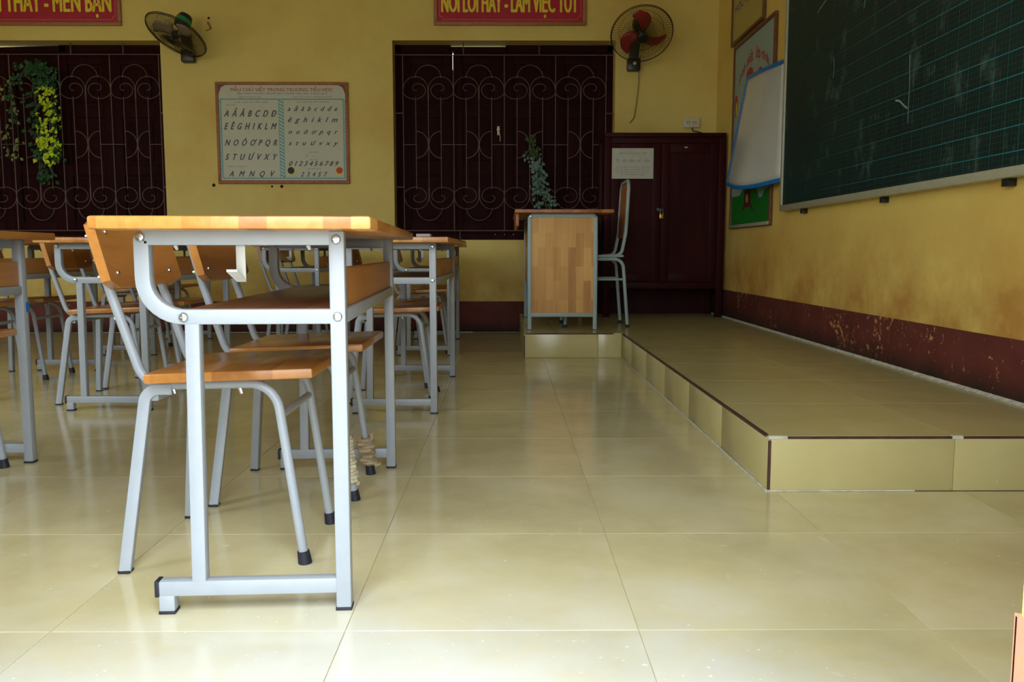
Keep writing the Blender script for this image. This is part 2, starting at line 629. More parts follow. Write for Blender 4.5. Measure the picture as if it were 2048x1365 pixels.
def letters(mb, name, mat, parent, axis, join=0.25):
    """one object per letter: the islands of the mesh grouped where they overlap along the line"""
    par = list(range(len(mb.v)))

    def find(a):
        while par[a] != a:
            par[a] = par[par[a]]
            a = par[a]
        return a
    for f in mb.f:
        for q in f[1:]:
            a, b = find(f[0]), find(q)
            if a != b: par[a] = b
    isl = {}
    for i, f in enumerate(mb.f):
        isl.setdefault(find(f[0]), []).append(i)
    ax = Vector(axis)
    its = []
    for k, fl in isl.items():
        xs_ = [Vector(mb.v[q]).dot(ax) for i in fl for q in mb.f[i]]
        its.append([min(xs_), max(xs_), fl])
    its.sort(key=lambda t: t[0])
    out = []
    for a, b, fl in its:
        if out:
            p = out[-1]
            ov = min(b, p[1]) - a
            if ov > join * min(b - a, p[1] - p[0]):
                p[1] = max(p[1], b)
                p[2] += fl
                continue
        out.append([a, b, list(fl)])
    for a, b, fl in out:
        m2 = MB()
        for i in fl:
            m2.add([mb.v[q] for q in mb.f[i]], [tuple(range(len(mb.f[i])))])
        m2.build(name, mat, parent, smooth=False)


def copy_tree(o, parent=None):
    c = o.copy()
    col.objects.link(c)
    c.parent = parent
    for ch in list(o.children):
        copy_tree(ch, c)
    return c


def raw_text(s, shear):
    cu = bpy.data.curves.new('lettering', 'FONT')
    cu.body = s
    cu.size = 1
    cu.shear = shear
    cu.resolution_u = 3
    cu.align_x = 'LEFT'
    ob = bpy.data.objects.new('lettering', cu)
    col.objects.link(ob)
    bpy.context.view_layer.update()
    me = bpy.data.meshes.new_from_object(ob.evaluated_get(bpy.context.evaluated_depsgraph_get()))
    vs = [(v.co.x, v.co.y) for v in me.vertices]
    fs = [tuple(p.vertices) for p in me.polygons]
    bpy.data.objects.remove(ob)
    bpy.data.curves.remove(cu)
    bpy.data.meshes.remove(me)
    return vs, fs


HORN = {'Ơ': 'O', 'Ờ': 'Ò', 'ơ': 'o', 'ờ': 'ò', 'ớ': 'ó', 'ợ': 'ọ', 'Ớ': 'Ó'}
BAR = {'Đ': 'D', 'đ': 'd'}


def glyphs(s, shear):
    """text mesh; horned o and barred d are put together here from plain letters"""
    plain = ''.join(HORN.get(c, BAR.get(c, c)) for c in s)
    vs, fs = raw_text(plain, shear)
    for i, c in enumerate(s):
        if c not in HORN and c not in BAR: continue
        pv, _ = raw_text(plain[:i + 1], 0)
        gv, _ = raw_text(plain[i], 0)
        xr = max(p[0] for p in pv)
        wd = max(p[0] for p in gv) - min(p[0] for p in gv)
        if c in HORN:
            h = 0.66 if c.isupper() else 0.48
            q = [(xr - 0.06, h - 0.07), (xr + 0.06, h - 0.02), (xr + 0.05, h + 0.09), (xr + 0.12, h + 0.09), (xr + 0.12, h - 0.05), (xr + 0.02, h - 0.13)]
        else:
            if c == 'Đ':
                q = [(xr - wd - 0.08, 0.33), (xr - wd * 0.5, 0.33), (xr - wd * 0.5, 0.39), (xr - wd - 0.08, 0.39)]
            else:
                q = [(xr - 0.22, 0.60), (xr + 0.08, 0.60), (xr + 0.08, 0.65), (xr - 0.22, 0.65)]
        n = len(vs)
        vs += [(a + shear * b, b) for a, b in q]
        fs.append(tuple(range(n, n + len(q))))
    return vs, fs


def text_into(mb, s, size, origin, ax, ay, depth=0.0006, weight=0.0, sx=1.0, shear=0.0, width=None, align='CENTER'):
    """letters as thin solid geometry; width fits the line to a given length"""
    gv, gf = glyphs(s, shear)
    xs = [v[0] for v in gv]
    if xs:
        x0, x1 = min(xs), max(xs)
        k = (width / (x1 - x0)) if width else size * sx
        off = {'CENTER': (x0 + x1) / 2, 'LEFT': x0, 'RIGHT': x1}[align]
        o_, ax, ay = Vector(origin), Vector(ax), Vector(ay)
        nz = ax.cross(ay).normalized()
        depth = max(depth, 0.0008) if weight else depth
        vs = [o_ + ax * ((v[0] - off) * k) + ay * (v[1] * size) + nz * depth for v in gv]
        fs = gf
        mb.add(vs, fs)
        if weight:      # bolder face: the outline repeated a hair to each side
            d = weight * size
            for k_, (dx, dz) in enumerate(((d, 0), (-d, 0), (0, d * 0.6), (0, -d * 0.6))):
                mb.add([p + ax * dx + ay * dz - nz * 0.00015 * (k_ + 1) for p in vs], fs)

BX, BZ = (1, 0, 0), (0, 0, 1)          # axes of things on the back wall, reading from the room
RX, RZ = (0, -1, 0), (0, 0, 1)         # axes on the right wall

# ------------------------------------------------------------------ room shell
WB = 6.82      # back wall plane
WR = 1.66      # right wall plane
WL = -6.2
ZC = 3.4


def holes_wall(mb, a0, a1, z0, z1, holes, place):
    """boxes filling a wall rectangle around openings; place(a0,a1,z0,z1) adds one"""
    cuts = sorted(set([a0, a1] + [h[0] for h in holes] + [h[1] for h in holes]))
    for i in range(len(cuts) - 1):
        p, q = cuts[i], cuts[i + 1]
        hs = sorted([(h[2], h[3]) for h in holes if h[0] <= p and h[1] >= q])
        z = z0
        for (b, t) in hs:
            if b > z: place(p, q, z, b)
            z = t
        if z < z1: place(p, q, z, z1)


W1 = (-4.45, -2.69, 0.74, 2.28)
W2 = (-0.885, 0.858, 0.74, 2.285)
DEPTH = 0.24
mb = MB()
holes_wall(mb, WL - 0.2, WR + 0.2, 0, ZC, [W1, W2], lambda a, b, c, d: mb.box(a, b, WB, WB + DEPTH, c, d))
tag(mb.build('wall_back', M['wall'], smooth=False), kind='structure')
mb = MB()
mb.box(WR, WR + 0.2, NY0, WB + DEPTH, 0, ZC)
tag(mb.build('wall_right', M['wall_r'], smooth=False), kind='structure')
mb = MB()
mb.box(WL - 0.2, WL, NY0, WB, 0, ZC)
tag(mb.build('wall_left', M['wall'], smooth=False), kind='structure')
mb = MB()
holes_wall(mb, WL, WR, 0, ZC, [DOOR] + WIN_N, lambda a, b, c, d: mb.box(a, b, NY0, NY1, c, d))
wn = tag(mb.build('wall_near', M['wall_r'], smooth=False), kind='structure')
mb = MB().box(WL - 0.2, WR + 0.2, NY0, WB + DEPTH, ZC, ZC + 0.15)
tag(mb.build('ceiling', M['plaster_white'], smooth=False), kind='structure')
mb = MB().box(-9, 6, -3.2, NY0, -0.16, -0.02)
tag(mb.build('floor_veranda', M['ground'], smooth=False), kind='structure')

# skirting paint bands (raised thin render)
mb = MB().box(WL, 0.73, WB - 0.006, WB, 0, 0.249, 0.002)
tag(mb.build('baseboard_back', M['maroon']), kind='structure')
mb = MB().box(WR - 0.007, WR, NY1, WB, 0, 0.359, 0.002)
tag(mb.build('baseboard_right', M['maroon_r']), kind='structure')
mb = MB()
mb.box(DOOR[1] - 0.002, WR, NY1, NY1 + 0.006, 0, 0.378, 0.002)
mb.box(DOOR[1] - 0.002, DOOR[1], NY0, NY1 + 0.006, 0, 0.378, 0.0008)
mb.box(WL, DOOR[0], NY1, NY1 + 0.006, 0, 0.249, 0.002)
tag(mb.build('baseboard_near', maroon_mat('pale_red_jamb_paint', 0.84, (186, 122, 98), (200, 142, 116))), kind='structure')  # paler red than the other skirting bands

# floor: grout bed + separate tiles
floor = empty('floor', (0, 0, 0))
tag(floor, kind='structure')
MB().box(WL, WR, NY0, WB, -0.12, -0.0016).build('grout_bed', M['grout'], floor, smooth=False)
GX, GY, T = 0.226, 1.385, 0.5
gw = 0.0014
tile_me = {}


def tile(parent, name, x0, x1, y0, y1, z0, z1, mat, bev=0.0004):
    key = (round(x1 - x0, 3), round(y1 - y0, 3), round(z1 - z0, 3), mat.name)
    if key not in tile_me:
        mb = MB()
        sx, sy, sz = (x1 - x0) / 2, (y1 - y0) / 2, (z1 - z0) / 2
        # chamfered block: 16 verts
        bb = bev
        vs = []
        for (ix, iy, z) in ((sx, sy, -sz), (sx, sy, sz - bb), (sx - bb, sy - bb, sz)):
            vs += [(-ix, -iy, z), (ix, -iy, z), (ix, iy, z), (-ix, iy, z)]
        fs = [(3, 2, 1, 0), (8, 9, 10, 11)]
        for l in (0, 4):
            for k in range(4):
                fs.append((l + k, l + (k + 1) % 4, l + 4 + (k + 1) % 4, l + 4 + k))
        mb.add(vs, fs)
        o = mb.build(name, mat, parent, smooth=False)
        tile_me[key] = o.data
    else:
        o = bpy.data.objects.new(name, tile_me[key])
        col.objects.link(o)
        o.parent = parent
    o.location = ((x0 + x1) / 2, (y0 + y1) / 2, (z0 + z1) / 2)
    return o


for i in range(-11, 1):
    for j in range(-2, 11):
        x0, x1 = GX + i * T, GX + (i + 1) * T
        y0, y1 = GY + j * T, GY + (j + 1) * T
        y0, y1 = max(y0, NY0), min(y1, WB - 0.004)
        if y1 - y0 < 0.05: continue
        if x0 > 0.20 and y0 > 5.2: continue
        if x1 < -0.6 * (y1 + 0.4) - 0.6: continue
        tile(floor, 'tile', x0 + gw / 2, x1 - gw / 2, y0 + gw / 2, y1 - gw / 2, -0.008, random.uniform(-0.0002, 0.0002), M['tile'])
for i in (1, 2):
    for j in range(-2, 2):
        x0, x1 = GX + i * T, min(GX + (i + 1) * T, WR - 0.008)
        y0, y1 = max(GY + j * T, NY1 + 0.007), min(GY + (j + 1) * T, 2.22)
        if y1 - y0 < 0.05: continue
        tile(floor, 'tile', x0 + gw / 2, x1 - gw / 2, y0 + gw / 2, y1 - gw / 2, -0.008, 0, M['tile'])

# raised platform along the chalkboard wall, wider at its far end under the teacher's desk
PX, PY, PH = 0.704, 2.225, 0.15
QX, QY = 0.109, 5.135
plat = empty('platform', (PX, PY, 0))
tag(plat, kind='structure')
core = MB()
core.box(PX + 0.009, WR, PY + 0.009, WB, 0.0, PH - 0.010)
core.box(QX + 0.009, PX + 0.01, QY + 0.009, WB, 0.0, PH - 0.010)
oc = core.build('platform_core', flat('platform_grout', (206, 198, 152), 0.8), plat, smooth=False)
plat_parts = [oc]
for (xa, xb, ya, yb) in [(PX + 0.007, 1.204, 0, 0), (1.204, WR - 0.01, 0, 0), (QX + 0.007, PX + 0.007, 1, 0)]:
    y = PY + 0.007 if ya == 0 else QY + 0.007
    yy = 2.725 if ya == 0 else 5.64
    while y < WB - 0.06:
        y2 = min(yy, WB - 0.008)
        xs = [(xa, xb)]
        if ya == 1:
            xs = [(xa, 0.3), (0.3, xb)]
        for (p, q) in xs:
            plat_parts.append(tile(plat, 'tile', p + 0.0016, q - 0.0016, y + 0.0009, y2 - 0.0009, PH - 0.01, PH, M['ptile']))
        y, yy = y2, yy + 0.5


def riser(axis, fixed, a0, a1, n0):
    """upright tiles: axis 'x' faces -Y at y=fixed, axis 'y' faces -X at x=fixed"""
    a = a0
    nxt = n0
    while a < a1 - 0.01:
        b = min(nxt, a1)
        mb = MB()
        if axis == 'x':
            mb.box(a + gw / 2, b - gw / 2, fixed, fixed + 0.009, 0.001, PH - 0.006, 0.0012)
        else:
            mb.box(fixed, fixed + 0.009, a + gw / 2, b - gw / 2, 0.001, PH - 0.006, 0.0012)
        plat_parts.append(mb.build('riser_tile', M['ptile'], plat))
        a, nxt = b, nxt + 0.5


riser('x', PY, PX + 0.006, WR - 0.008, 1.204)
riser('y', PX, PY + 0.006, QY, 2.725)
riser('x', QY, QX + 0.006, PX, 0.56)
riser('y', QX, QY + 0.006, WB - 0.01, 5.64)
es = MB()
es.box(PX + 0.05, 1.196, PY - 0.0006, PY + 0.006, PH - 0.0065, PH - 0.0005)
es.box(1.225, WR - 0.01, PY - 0.0006, PY + 0.006, PH - 0.0065, PH - 0.0005)
es.box(PX - 0.0006, PX + 0.007, PY + 0.03, QY - 0.02, PH - 0.007, PH + 0.0006)
es.box(QX + 0.01, PX - 0.05, QY - 0.0006, QY + 0.007, PH - 0.007, PH + 0.0006)
es.box(PX - 0.0005, PX + 0.006, PY - 0.0005, PY + 0.006, 0.006, PH - 0.012)
es.box(QX - 0.0005, QX + 0.006, QY - 0.0005, QY + 0.006, 0.003, PH - 0.012)
plat_parts.append(es.build('edge_strip', M['tile_strip'], plat, smooth=False))
# rough white mortar left at the wall and in the corners
ms = MB()
for k in range(70):
    y = PY + 0.02 + k * 0.066
    a = 0.006 + random.random() * 0.007 + (0.006 if y < 3.4 else 0)
    b = 0.006 + random.random() * 0.007
    ms.add([(WR - 0.007, y, PH), (WR - 0.007, y + 0.068, PH), (WR - 0.007 - b, y + 0.068, PH), (WR - 0.007 - a, y, PH),
            (WR - 0.007, y, PH + 0.012), (WR - 0.007, y + 0.068, PH + 0.011), (WR - 0.008 - b, y + 0.068, PH + 0.002), (WR - 0.008 - a, y, PH + 0.002)],
           [(0, 1, 2, 3), (4, 5, 6, 7), (0, 1, 5, 4), (1, 2, 6, 5), (2, 3, 7, 6), (3, 0, 4, 7)])
ms.box(PX - 0.001, PX + 0.05, PY - 0.001, PY + 0.012, PH - 0.007, PH + 0.0012, 0.001)
ms.box(1.196, 1.226, PY - 0.001, PY + 0.012, PH - 0.008, PH + 0.0012, 0.001)
ms.box(PX - 0.007, PX - 0.0002, PY - 0.004, QY - 0.001, 0.0003, 0.004, 0.001)
ms.box(PX, 1.1, PY - 0.006, PY - 0.0002, 0.0003, 0.004, 0.001)
plat_parts.append(ms.build('mortar_line', M['mortar_white'], plat, smooth=False))
for o in plat_parts:
    if o.parent == plat:
        o.location = Vector(o.location) - Vector((PX, PY, 0))


# ------------------------------------------------------------------ barred, shuttered windows
def arc(cx, cz, r, a0, a1, y, n=12, rz=None):
    rz = rz or r
    return [(cx + r * math.cos(math.radians(a0 + (a1 - a0) * k / n)), y, cz + rz * math.sin(math.radians(a0 + (a1 - a0) * k / n))) for k in range(n + 1)]


def spiral(cx, cz, r0, r1, a0, a1, y, n=26):
    out = []
    for k in range(n + 1):
        t = k / n
        r = r0 + (r1 - r0) * t
        a = math.radians(a0 + (a1 - a0) * t)
        out.append((cx + r * math.cos(a), y, cz + r * math.sin(a)))
    return out


GYP = WB + 0.07
RB = 0.0037
ZT, ZB = 2.19, 0.815          # grille top and bottom bars
Q = 0.0985                    # quarter module


def scroll_module():
    """one repeat of the wrought grille, centred on x = 0, verticals at +-Q"""
    mb = MB()
    z1 = 1.925       # centre height of top volutes
    z0 = 1.085
    for s in (-1, 1):
        mb.tube([(s * Q, 0, z1 - 0.06), (s * Q, 0, z0 + 0.06)], RB, 6)
        # volute: leaves the centre bar, arches out over the side bar and curls in
        def vol(cz, up):
            pts = [(0.0, 0, cz - up * 0.10), (s * 0.003, 0, cz - up * 0.05)]
            cxx = s * Q
            for k in range(0, 13):
                a = math.radians(180 - k * 15)
                pts.append((cxx + s * (Q - 0.002) * math.cos(a), 0, cz + up * (Q - 0.0) * math.sin(a)))
            for k in range(1, 31):
                t = k / 30
                a = math.radians(-t * 420)
                r = 0.0965 * (1 - t) ** 0.85 * 1.0 + 0.012
                ccx = cxx + s * (0.0) - s * 0.0
                pts.append((ccx + s * (r * math.cos(a) - 0.012 * t), 0, cz + up * (r * 0.82 * math.sin(a) - 0.0 * t)))
            return pts
        mb.tube(vol(z1, 1), RB * 0.85, 6)
        mb.tube(vol(z0, -1), RB * 0.85, 6)
        mb.tube([(s * Q + (-s) * Q * math.sin(math.radians(a)) * 0.98, 0, 1.495 + 0.105 * math.cos(math.radians(a))) for a in range(0, 181, 15)], RB * 0.85, 6)
        mb.tube([(s * Q, 0, 1.495), (s * 2 * Q, 0, 1.495)], RB * 0.8, 6)
    mb.tube([(0, 0, z1 - 0.08), (0, 0, z0 + 0.08)], RB, 6)
    mb.tube([(-Q * 1.02 * math.cos(math.radians(a)), 0, z1 + 0.088 + 0.10 * math.sin(math.radians(a))) for a in range(0, 181, 15)], RB * 0.85, 6)
    mb.tube([(-Q * 1.02 * math.cos(math.radians(a)), 0, z0 - 0.088 - 0.10 * math.sin(math.radians(a))) for a in range(0, 181, 15)], RB * 0.85, 6)
    return mb


sm_proto = None


def make_window(name, W, bars, gaps):
    global sm_proto
    x0, x1, z0, z1 = W
    win = empty(name, ((x0 + x1) / 2, WB, z0))
    tag(win, kind='structure')
    off = Vector((-(x0 + x1) / 2, -WB, -z0))

    def put(mb, nm, mat, parent=win, **k):
        mb.v = [tuple(Vector(p) + off) for p in mb.v]
        return mb.build(nm, mat, parent, **k)
    # wooden frame at the outer side of the reveal
    fr = MB()
    ys, ye = WB + 0.15, WB + 0.22
    fr.box(x0, x0 + 0.045, ys, ye, z0, z1)
    fr.box(x1 - 0.045, x1, ys, ye, z0, z1)
    fr.box(x0, x1, ys, ye, z0, z0 + 0.045)
    for (a, b) in gaps['head']:
        fr.box(a, b, ys, ye, z1 - 0.05, z1)
    put(fr, 'window_frame', M['shutter'], smooth=False)
    # four shutter leaves, each with three raised panels
    wl = (x1 - x0 - 0.09) / 4
    for k in range(4):
        a = x0 + 0.045 + k * wl
        b = a + wl
        zt = z1 - 0.05 - gaps['drop'][k]
        aa = a + gaps['side'][k]
        a_low = a
        sh = MB()
        st = 0.075
        sh.box(aa, aa + st, ys + 0.005, ys + 0.045, z0 + 0.045, zt, 0.003)
        sh.box(b - st, b, ys + 0.005, ys + 0.045, z0 + 0.045, zt, 0.003)
        cuts = [z0 + 0.045, z0 + 0.56, z0 + 1.02, zt]
        for i, c in enumerate(cuts):
            lo = c if i == 0 else (c - 0.10 if i == 3 else c - 0.045)
            hi = c + 0.10 if i == 0 else (c if i == 3 else c + 0.045)
            sh.box(aa + st, b - st, ys + 0.005, ys + 0.045, lo, hi, 0.003)
        leaf = put(sh, 'shutter', M['shutter'])
        for i in range(3):
            lo = cuts[i] + (0.10 if i == 0 else 0.045)
            hi = cuts[i + 1] - (0.10 if i == 2 else 0.045)
            p = MB()
            p.box(aa + st - 0.002, b - st + 0.002, ys + 0.022, ys + 0.034, lo - 0.002, hi + 0.002)
            p.box(aa + st + 0.03, b - st - 0.03, ys + 0.012, ys + 0.034, lo + 0.03, hi - 0.03, 0.006)
            put(p, 'panel', M['shutter'], leaf)
    # iron grille
    gr = MB()
    y = GYP
    gr.tube([(x0, y, ZT), (x1, y, ZT)], RB, 6)
    gr.tube([(bars[0], y, ZB), (bars[-1], y, ZB)], RB, 6)
    for bx in bars:
        gr.tube([(bx, y, ZT), (bx, y, ZB)], RB * 1.1, 6)
    for bx in gaps['studs']:
        gr.tube([(bx, y, ZT), (bx, y, z1)], RB * 1.2, 6)
    for bx in gaps['studs_low']:
        gr.tube([(bx, y, ZB), (bx, y, z0)], RB * 1.1, 6)
    for (e, bx) in ((x0, bars[0]), (x1, bars[-1])):
        for zz in (1.74, 1.16):
            gr.tube([(e, y, zz), (bx, y, zz)], RB * 1.2, 6)
    gobj = put(gr, 'grille', M['iron'])
    for i in range(len(bars) - 1):
        cxm = (bars[i] + bars[i + 1]) / 2
        k = (bars[i + 1] - bars[i]) / (4 * Q)
        if sm_proto is None:
            sp = scroll_module().build('scroll_work', M['iron'], gobj)
            sm_proto = sp
        else:
            sp = bpy.data.objects.new('scroll_work', sm_proto.data)
            col.objects.link(sp)
            sp.parent = gobj
        sp.location = (cxm + off.x, y + off.y, off.z)
        sp.scale = (k, 1, 1)
    return win, put


gaps2 = dict(head=[(W2[0], -0.44), (0.0, W2[1])], drop=[0, 0.0, 0.0, 0.0], side=[0, 0.008, 0, 0],
             studs=[-0.335, 0.265], studs_low=[-0.37])
bars2 = [-0.815, -0.415, -0.012, 0.394, 0.795]
win2, put2 = make_window('window_2', W2, bars2, gaps2)
# frame head closes all but a thin slit above the second leaf
put2(MB().box(-0.45, 0.01, WB + 0.15, WB + 0.22, 2.285 - 0.05, 2.285 - 0.014), 'window_frame', M['shutter'], smooth=False)
put2(MB().box(W2[0] + 0.045 + (W2[1] - W2[0] - 0.09) / 4 - 0.004, W2[0] + 0.045 + (W2[1] - W2[0] - 0.09) / 4 + 0.022, WB + 0.14, WB + 0.156, 0.785, 2.09), 'closing_bead', M['shutter'], smooth=False)
gaps1 = dict(head=[(-3.55, W1[1])], drop=[0, 0, 0, 0], side=[0, 0, 0, 0], studs=[-3.42, -2.83 - 0.18], studs_low=[-3.3])
bars1 = [-4.30, -3.91, -3.52, -3.12, -2.735]
win1, put1 = make_window('window_1', W1, bars1, gaps1)
put1(MB().add([(-4.45, WB + .15, 2.23), (-3.5, WB + .15, 2.23), (-3.5, WB + .22, 2.23), (-4.45, WB + .22, 2.23),
               (-4.45, WB + .15, 2.252), (-3.5, WB + .15, 2.275), (-3.5, WB + .22, 2.275), (-4.45, WB + .22, 2.252)],
              [(0, 1, 2, 3), (4, 5, 6, 7), (0, 1, 5, 4), (1, 2, 6, 5), (2, 3, 7, 6), (3, 0, 4, 7)]), 'window_frame', M['shutter'], smooth=False)
# hasp and chain on the middle shutters of window 2
hb = MB()
hb.cyl((-0.06, WB + 0.152, 1.625), (-0.06, WB + 0.128, 1.625), 0.014, 0.012)
hb.box(-0.07, -0.05, WB + 0.14, WB + 0.153, 1.58, 1.65, 0.002)
hb.tube([(-0.055, WB + 0.135, 1.61), (-0.045, WB + 0.13, 1.56), (-0.047, WB + 0.135, 1.53)], 0.003, 6)
put2(hb, 'latch', M['ivory'])


# ------------------------------------------------------------------ student desk
# local frame: origin on the floor under the near front leg, +X towards the chalkboard, +Y along the desk
LEN = 1.01
H_TOP, TH = 0.700, 0.022
desk_cache = {}


def make_desk():
    root = empty('student_desk', (0, 0, 0))
    t = 0.0135
    MB().box(-0.385, 0.068, -0.088, LEN + 0.088, H_TOP - TH, H_TOP, 0.005).build('desktop', M['top'], root)
    for e in (0, 1):
        y = e * LEN
        out = -1 if e == 0 else 1
        # C-shaped side frame: top bar, curved rear, lower bar
        pts = fillet([(-0.012, y, 0.666), (-0.329, y, 0.666), (-0.329, y, 0.530), (-0.012, y, 0.530)], [0.006, 0.105], 9)
        sf = MB().tube(pts, 0, sq=(0.0125, 0.013), up=(0, 1, 0)).build('side_frame', M['steel'], root)
        for (bx, bz) in ((-0.329, 0.667), (0.0, 0.663), (-0.262, 0.530), (0.0, 0.530)):
            yy = y + out * t
            bo = MB()
            bo.lathe([(0.0085, 0), (0.0085, 0.0012), (0.0065, 0.004), (0.003, 0.0052)], (bx, yy, bz), (0, out, 0), 12)
            bo.box(bx - 0.0045, bx + 0.0045, min(yy + out * 0.004, yy + out * 0.0062), max(yy + out * 0.004, yy + out * 0.0062), bz - 0.001, bz + 0.001)
            bo.build('bolt', M['zinc'], sf)
        fl = MB().box(-t, t, y - t, y + t, 0.004, H_TOP - TH, 0.003).build('leg', M['steel'], root)
        MB().box(-t - .001, t + .001, y - t - .001, y + t + .001, 0, 0.006, 0.001).build('foot_cap', M['rubber'], fl)
        rl = MB().tube([(-0.249, y, 0.518), (-0.254, y, 0.058)], 0, sq=(0.0125, 0.0125), up=(0, 1, 0)).build('leg', M['steel'], root)
        fb = MB().box(-0.325, -0.012, y - 0.0125, y + 0.0125, 0.032, 0.060, 0.003)
        fb.box(-0.325, -0.298, y - 0.0125, y + 0.0125, 0.004, 0.034, 0.002)
        fbo = fb.build('foot_bar', M['steel'], root)
        MB().box(-0.326, -0.297, y - 0.0135, y + 0.0135, 0, 0.006, 0.001).build('foot_cap', M['rubber'], fbo)
        rb = MB().box(-0.332, -0.324, y - 0.0135, y + 0.0135, 0.031, 0.061, 0.002)
        rb.build('foot_cap', M['rubber'], fbo)
        # bag hook: flat strap with a lip bent outwards
        hk = MB()
        hx = -0.165
        hk.box(hx - 0.008, hx + 0.008, y - 0.002, y + 0.002, 0.592, 0.655, 0.0008)
        hk.add([(hx - 0.008, y, 0.590), (hx + 0.008, y, 0.590), (hx - 0.001, y + out * 0.024, 0.608), (hx - 0.019, y + out * 0.024, 0.608),
                (hx - 0.008, y, 0.594), (hx + 0.008, y, 0.594), (hx - 0.001, y + out * 0.024, 0.612), (hx - 0.019, y + out * 0.024, 0.612)],
               [(0, 1, 2, 3), (4, 5, 6, 7), (0, 1, 5, 4), (1, 2, 6, 5), (2, 3, 7, 6), (3, 0, 4, 7)])
        hk.build('bag_hook', M['hook'], root)
        for sx in (-0.275, -0.05):
            sc = MB().cyl((sx, y, 0.653), (sx + 0.003, y, 0.645), 0.0045, 0.002, 8)
            sc.build('screw', M['hook'], sf)
    MB().box(-0.275, -0.014, 0.014, LEN - 0.014, 0.529, 0.541, 0.002).build('shelf', M['shelf'], root)
    MB().box(-0.012, 0.006, 0.0135, LEN - 0.0135, 0.541, 0.614, 0.003).build('front_panel', M['panelwood'], root)
    MB().box(-0.0125, 0.0125, 0.0135, LEN - 0.0135, 0.516, 0.541, 0.003).build('rail', M['steel'], root)
    MB().box(-0.283, -0.262, 0.0135, LEN - 0.0135, 0.518, 0.529, 0.003).build('rail', M['steel'], root)
    return root


def make_chair():
    """local: origin on the floor mid-chair, +X forwards"""
    root = empty('student_chair', (0, 0, 0))
    r = 0.0098
    seat = MB()
    a = math.atan2(0.012, 0.33)
    mt = Matrix.Translation((0.042, 0, 0.398)) @ Matrix.Rotation(-a, 4, 'Y')
    seat.box(-0.167, 0.167, -0.178, 0.178, -0.0105, 0.0105, 0.005, mat=mt)
    seat.build('seat', M['seat'], root)
    bk = MB()
    b = math.atan2(0.036, 0.137)
    mt = Matrix.Translation((-0.2005, 0, 0.640)) @ Matrix.Rotation(-b, 4, 'Y')
    # gently curved board with rounded ends
    n = 10
    vs, fs = [], []
    for i in range(n + 1):
        y = -0.180 + 0.36 * i / n
        cv = 0.010 * (1 - (2 * i / n - 1) ** 2)
        e = 0.014 if i in (0, n) else 0.0
        for (xx, zz) in ((-0.0095 - cv, -0.071 + e), (0.0095 - cv, -0.071 + e), (0.0095 - cv, 0.071 - e), (-0.0095 - cv, 0.071 - e)):
            vs.append((xx, y, zz))
    for i in range(n):
        for k in range(4):
            fs.append((i * 4 + k, i * 4 + (k + 1) % 4, (i + 1) * 4 + (k + 1) % 4, (i + 1) * 4 + k))
    fs.append((0, 1, 2, 3))
    fs.append((n * 4 + 3, n * 4 + 2, n * 4 + 1, n * 4))
    bk.add(vs, fs, mt)
    bko = bk.build('backrest', M['seat'], root)
    for sy in (-0.13, 0.13):
        for sz in (-0.042, 0.042):
            rv = MB()
            p0 = mt @ Vector((0.0035, sy, sz))
            p1 = mt @ Vector((0.0075, sy, sz))
            rv.cyl(p0, p1, 0.005, 0.004, 10)
            q0 = mt @ Vector((-0.028, sy, sz))
            q1 = mt @ Vector((-0.035, sy, sz))
            rv.build('bolt', M['zinc'], bko)
            rv = MB().cyl(q0, q1, 0.005, 0.004, 8)
            rv.build('bolt', M['zinc'], bko)
    for s in (-1, 1):
        y = s * 0.130
        pts = fillet([(-0.238, y, 0.698), (-0.200, y, 0.557), (-0.141, y, 0.373), (0.122, y, 0.3775), (0.172, y, 0.012)], [0.2, 0.055, 0.060], 8)
        tb = MB().tube(pts, r, 12).build('frame_tube', M['steel'], root)
        p0, p1 = Vector((0.1700, y, 0.026)), Vector((0.1745, y, 0.0))
        MB().cyl(p0, (0.1735, y, 0.0), 0.0125, 0.0145, 14).build('foot_cap', M['rubber'], tb)
        for sx in (-0.085, 0.05):
            sb = MB().cyl((sx, y, 0.369), (sx + 0.004, y, 0.356), 0.005, 0.004, 8)
            sb.build('bolt', M['zinc'], tb)
        pts = fillet([(-0.085, y, 0.366), (-0.137, y * 1.02, 0.366), (-0.176, s * 0.178, 0.004)], 0.06, 8)
        lg = MB().tube(pts, 0, sq=(0.0105, 0.0115), up=(0, 1, 0)).build('leg', M['steel'], root)
        MB().box(-0.188, -0.164, s * 0.178 - 0.0125, s * 0.178 + 0.0125, 0, 0.006, 0.002).build('foot_cap', M['rubber'], lg)
    MB().tube([(0.130, -0.13, 0.31), (0.130, 0.13, 0.31)], 0.008, 10).build('stretcher', M['steel'], root)
    MB().tube([(-0.125, -0.135, 0.352), (-0.125, 0.135, 0.352)], 0, sq=(0.010, 0.012)).build('crossbar', M['steel'], root)
    MB().tube([(0.06, -0.125, 0.376), (0.06, 0.125, 0.376)], 0, sq=(0.006, 0.010)).build('crossbar', M['steel'], root)
    return root


desk0 = make_desk()
chair0 = make_chair()
used = {'d': False, 'c': False}


def place_desk(x, y, rz, label, sc=1.0):
    o = copy_tree(desk0) if used['d'] else desk0
    used['d'] = True
    o.location = (x, y, 0)
    o.rotation_euler = (0, 0, math.radians(rz))
    tag(o, label, 'desk', 'grey-framed pupils desks with orange wooden tops')
    return o


def place_chair(x, y, rz, label):
    o = copy_tree(chair0) if used['c'] else chair0
    used['c'] = True
    o.location = (x, y, 0)
    o.rotation_euler = (0, 0, math.radians(rz))
    tag(o, label, 'chair', 'grey tube pupils chairs with orange wooden seats')
    return o


